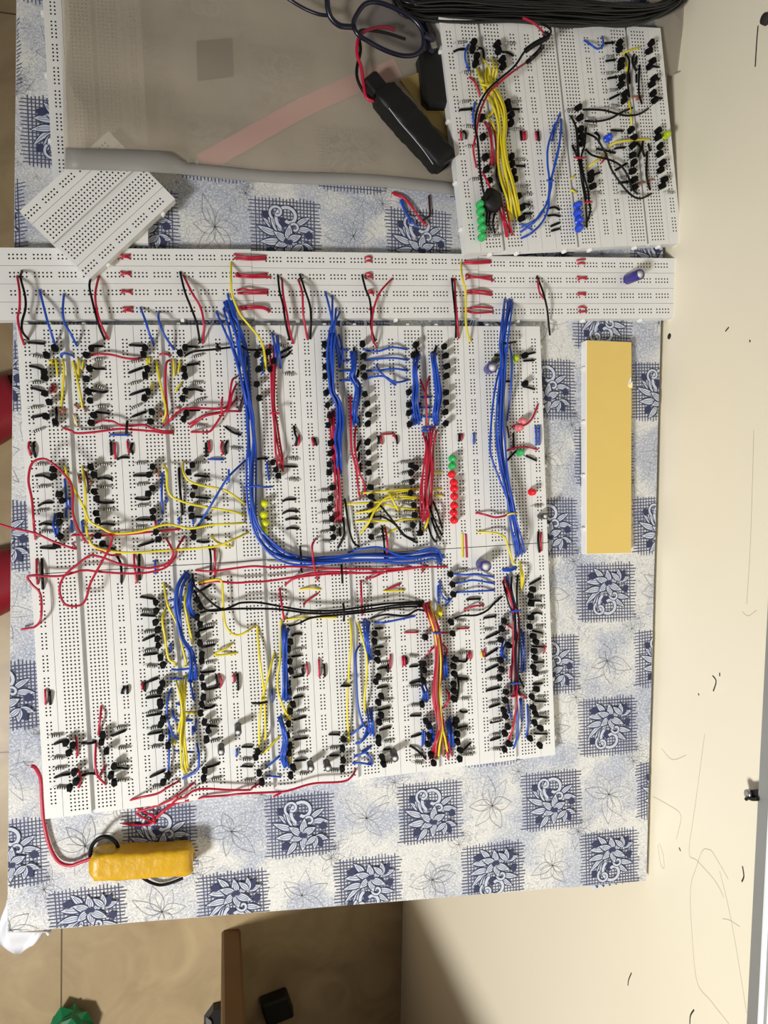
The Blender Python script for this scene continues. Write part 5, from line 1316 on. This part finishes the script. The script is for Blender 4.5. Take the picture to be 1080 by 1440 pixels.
# coil of black wire
mb = MB(); rr = random.Random(12); pts = []
for k in range(100):
    dx, dy, z = rr.uniform(-14, 14), rr.uniform(-22, 12), rr.uniform(-4, 20)
    e = rr.uniform(-10, 6)
    loop = [(575+dx*1.2, 12+dy*.7), (640, 18+dy+rr.uniform(-3, 3)), (720, 20+dy+rr.uniform(-4, 4)), (800, 23+dy+rr.uniform(-4, 4)), (880, 24+dy*.8+rr.uniform(-4, 4)), (935+e, 14+dy*.5), (962+e*.5, -12+dy*.4), (930+e, -55), (800, -62+dy), (650, -60+dy), (570+dx, -40+dy)]
    pts += [at(x, y, (z+rr.uniform(-2, 2))*MM - .002) for x, y in loop]
P = spline(pts, 5); mb.tube(P, .00085, 6)
tag(mb.build('wire_coil', M['coil'], origin=P[0]), 'big coil of thin black wire lying across the top of the leaning boards', 'wire coil')
# grey translucent pouch by the wall
mb = MB(); q_ = [at(x, y, z) for x, y, z in ((905, -30, .004), (962, -30, .004), (966, 40, .003), (971, 86, .0), (962, 98, -.003), (944, 106, -.004), (932, 100, -.004), (925, 40, .0))]
q_ = [v if v.dot(Vector((1, 0, 0))) < 10 else v for v in q_]
mb.add(q_ + [v-Vector((0, 0, .0015)) for v in q_], [tuple(range(7, -1, -1)), tuple(range(8, 16))] + [(i, (i+1) % 8, 8+(i+1) % 8, 8+i) for i in range(8)])
t = empty('plastic_pouch', q_[0]); child(mb, 'pouch_sheet', M['pouch'], t)
mb = MB(); mb.tube(spline([at(x, y, .001) for x, y in ((950, 0), (956, 35), (963, 75), (970, 87), (962, 97), (946, 105))], 5), .0006, 6); child(mb, 'folded_edge', M['pouch'], t)
tag(t, 'grey translucent plastic pouch between the leaning boards and the wall', 'pouch')
# short offcuts lying in front of the sleeve
for c, P_, lab in (('r', [(551, 271), (566, 276), (580, 291), (592, 310), (602, 317)], 'loose red wire offcut on the cloth in front of the sleeve'),
                   ('r', [(553, 273), (568, 279), (578, 290), (590, 306), (597, 315)], 'second loose red wire offcut lying against the first'),
                   ('b', [(563, 281), (568, 294), (575, 307), (577, 314)], 'loose blue wire offcut on the cloth in front of the sleeve'),
                   ('b', [(565, 281), (572, 300), (580, 312), (588, 320)], 'second loose blue wire offcut lying against the first'),
                   ('p', [(603, 275), (604, 290), (604, 303), (596, 309)], 'dark brown wire offcut standing by the red and blue offcuts')):
    pts = spline([at(x, y, ZT+.0016+.0006*i) for i, (x, y) in enumerate(P_)], 5); mb = MB(); mb.tube(pts, .0008, 7); tag(mb.build('wire_offcut', M[c], origin=pts[0]), lab, 'wire')
# ---------------------------------------------------------------- light, camera, view
w = bpy.data.worlds.new('room_light'); scene.world = w; w.use_nodes = True
bg = w.node_tree.nodes['Background']; bg.inputs['Color'].default_value = (1.0, 0.96, 0.90, 1); bg.inputs['Strength'].default_value = 0.19
Lp = Vector((0.15, -0.27, 0)) + 2.3*Vector((-.73*.84, -.73*.54, .68))
ld = bpy.data.lights.new('room_lamp', 'SPOT'); ld.energy = 306; ld.shadow_soft_size = .21; ld.spot_size = math.radians(80); ld.spot_blend = 1.0; ld.color = (1.0, .985, .958)
lo = bpy.data.objects.new('room_lamp', ld); COL.objects.link(lo); lo.location = Lp
tgt = Vector((0.60, -0.96, -0.3)); lo.rotation_euler = (tgt-Lp).to_track_quat('-Z', 'Y').to_euler()
cd = bpy.data.cameras.new('camera'); cam = bpy.data.objects.new('camera', cd); COL.objects.link(cam)
cd.sensor_fit = 'VERTICAL'; cd.sensor_height = 36.0; cd.lens = F_PX/1440*36; cd.clip_start = .01; cd.clip_end = 50
mx = Matrix((RIGHT, -DOWN, -FWD)).transposed().to_4x4(); mx.translation = CAM; cam.matrix_world = mx
scene.camera = cam
vs = scene.view_settings; vs.view_transform = 'Standard'; vs.look = 'None'; vs.exposure = 0.0; vs.gamma = 1.0; vs.use_curve_mapping = False
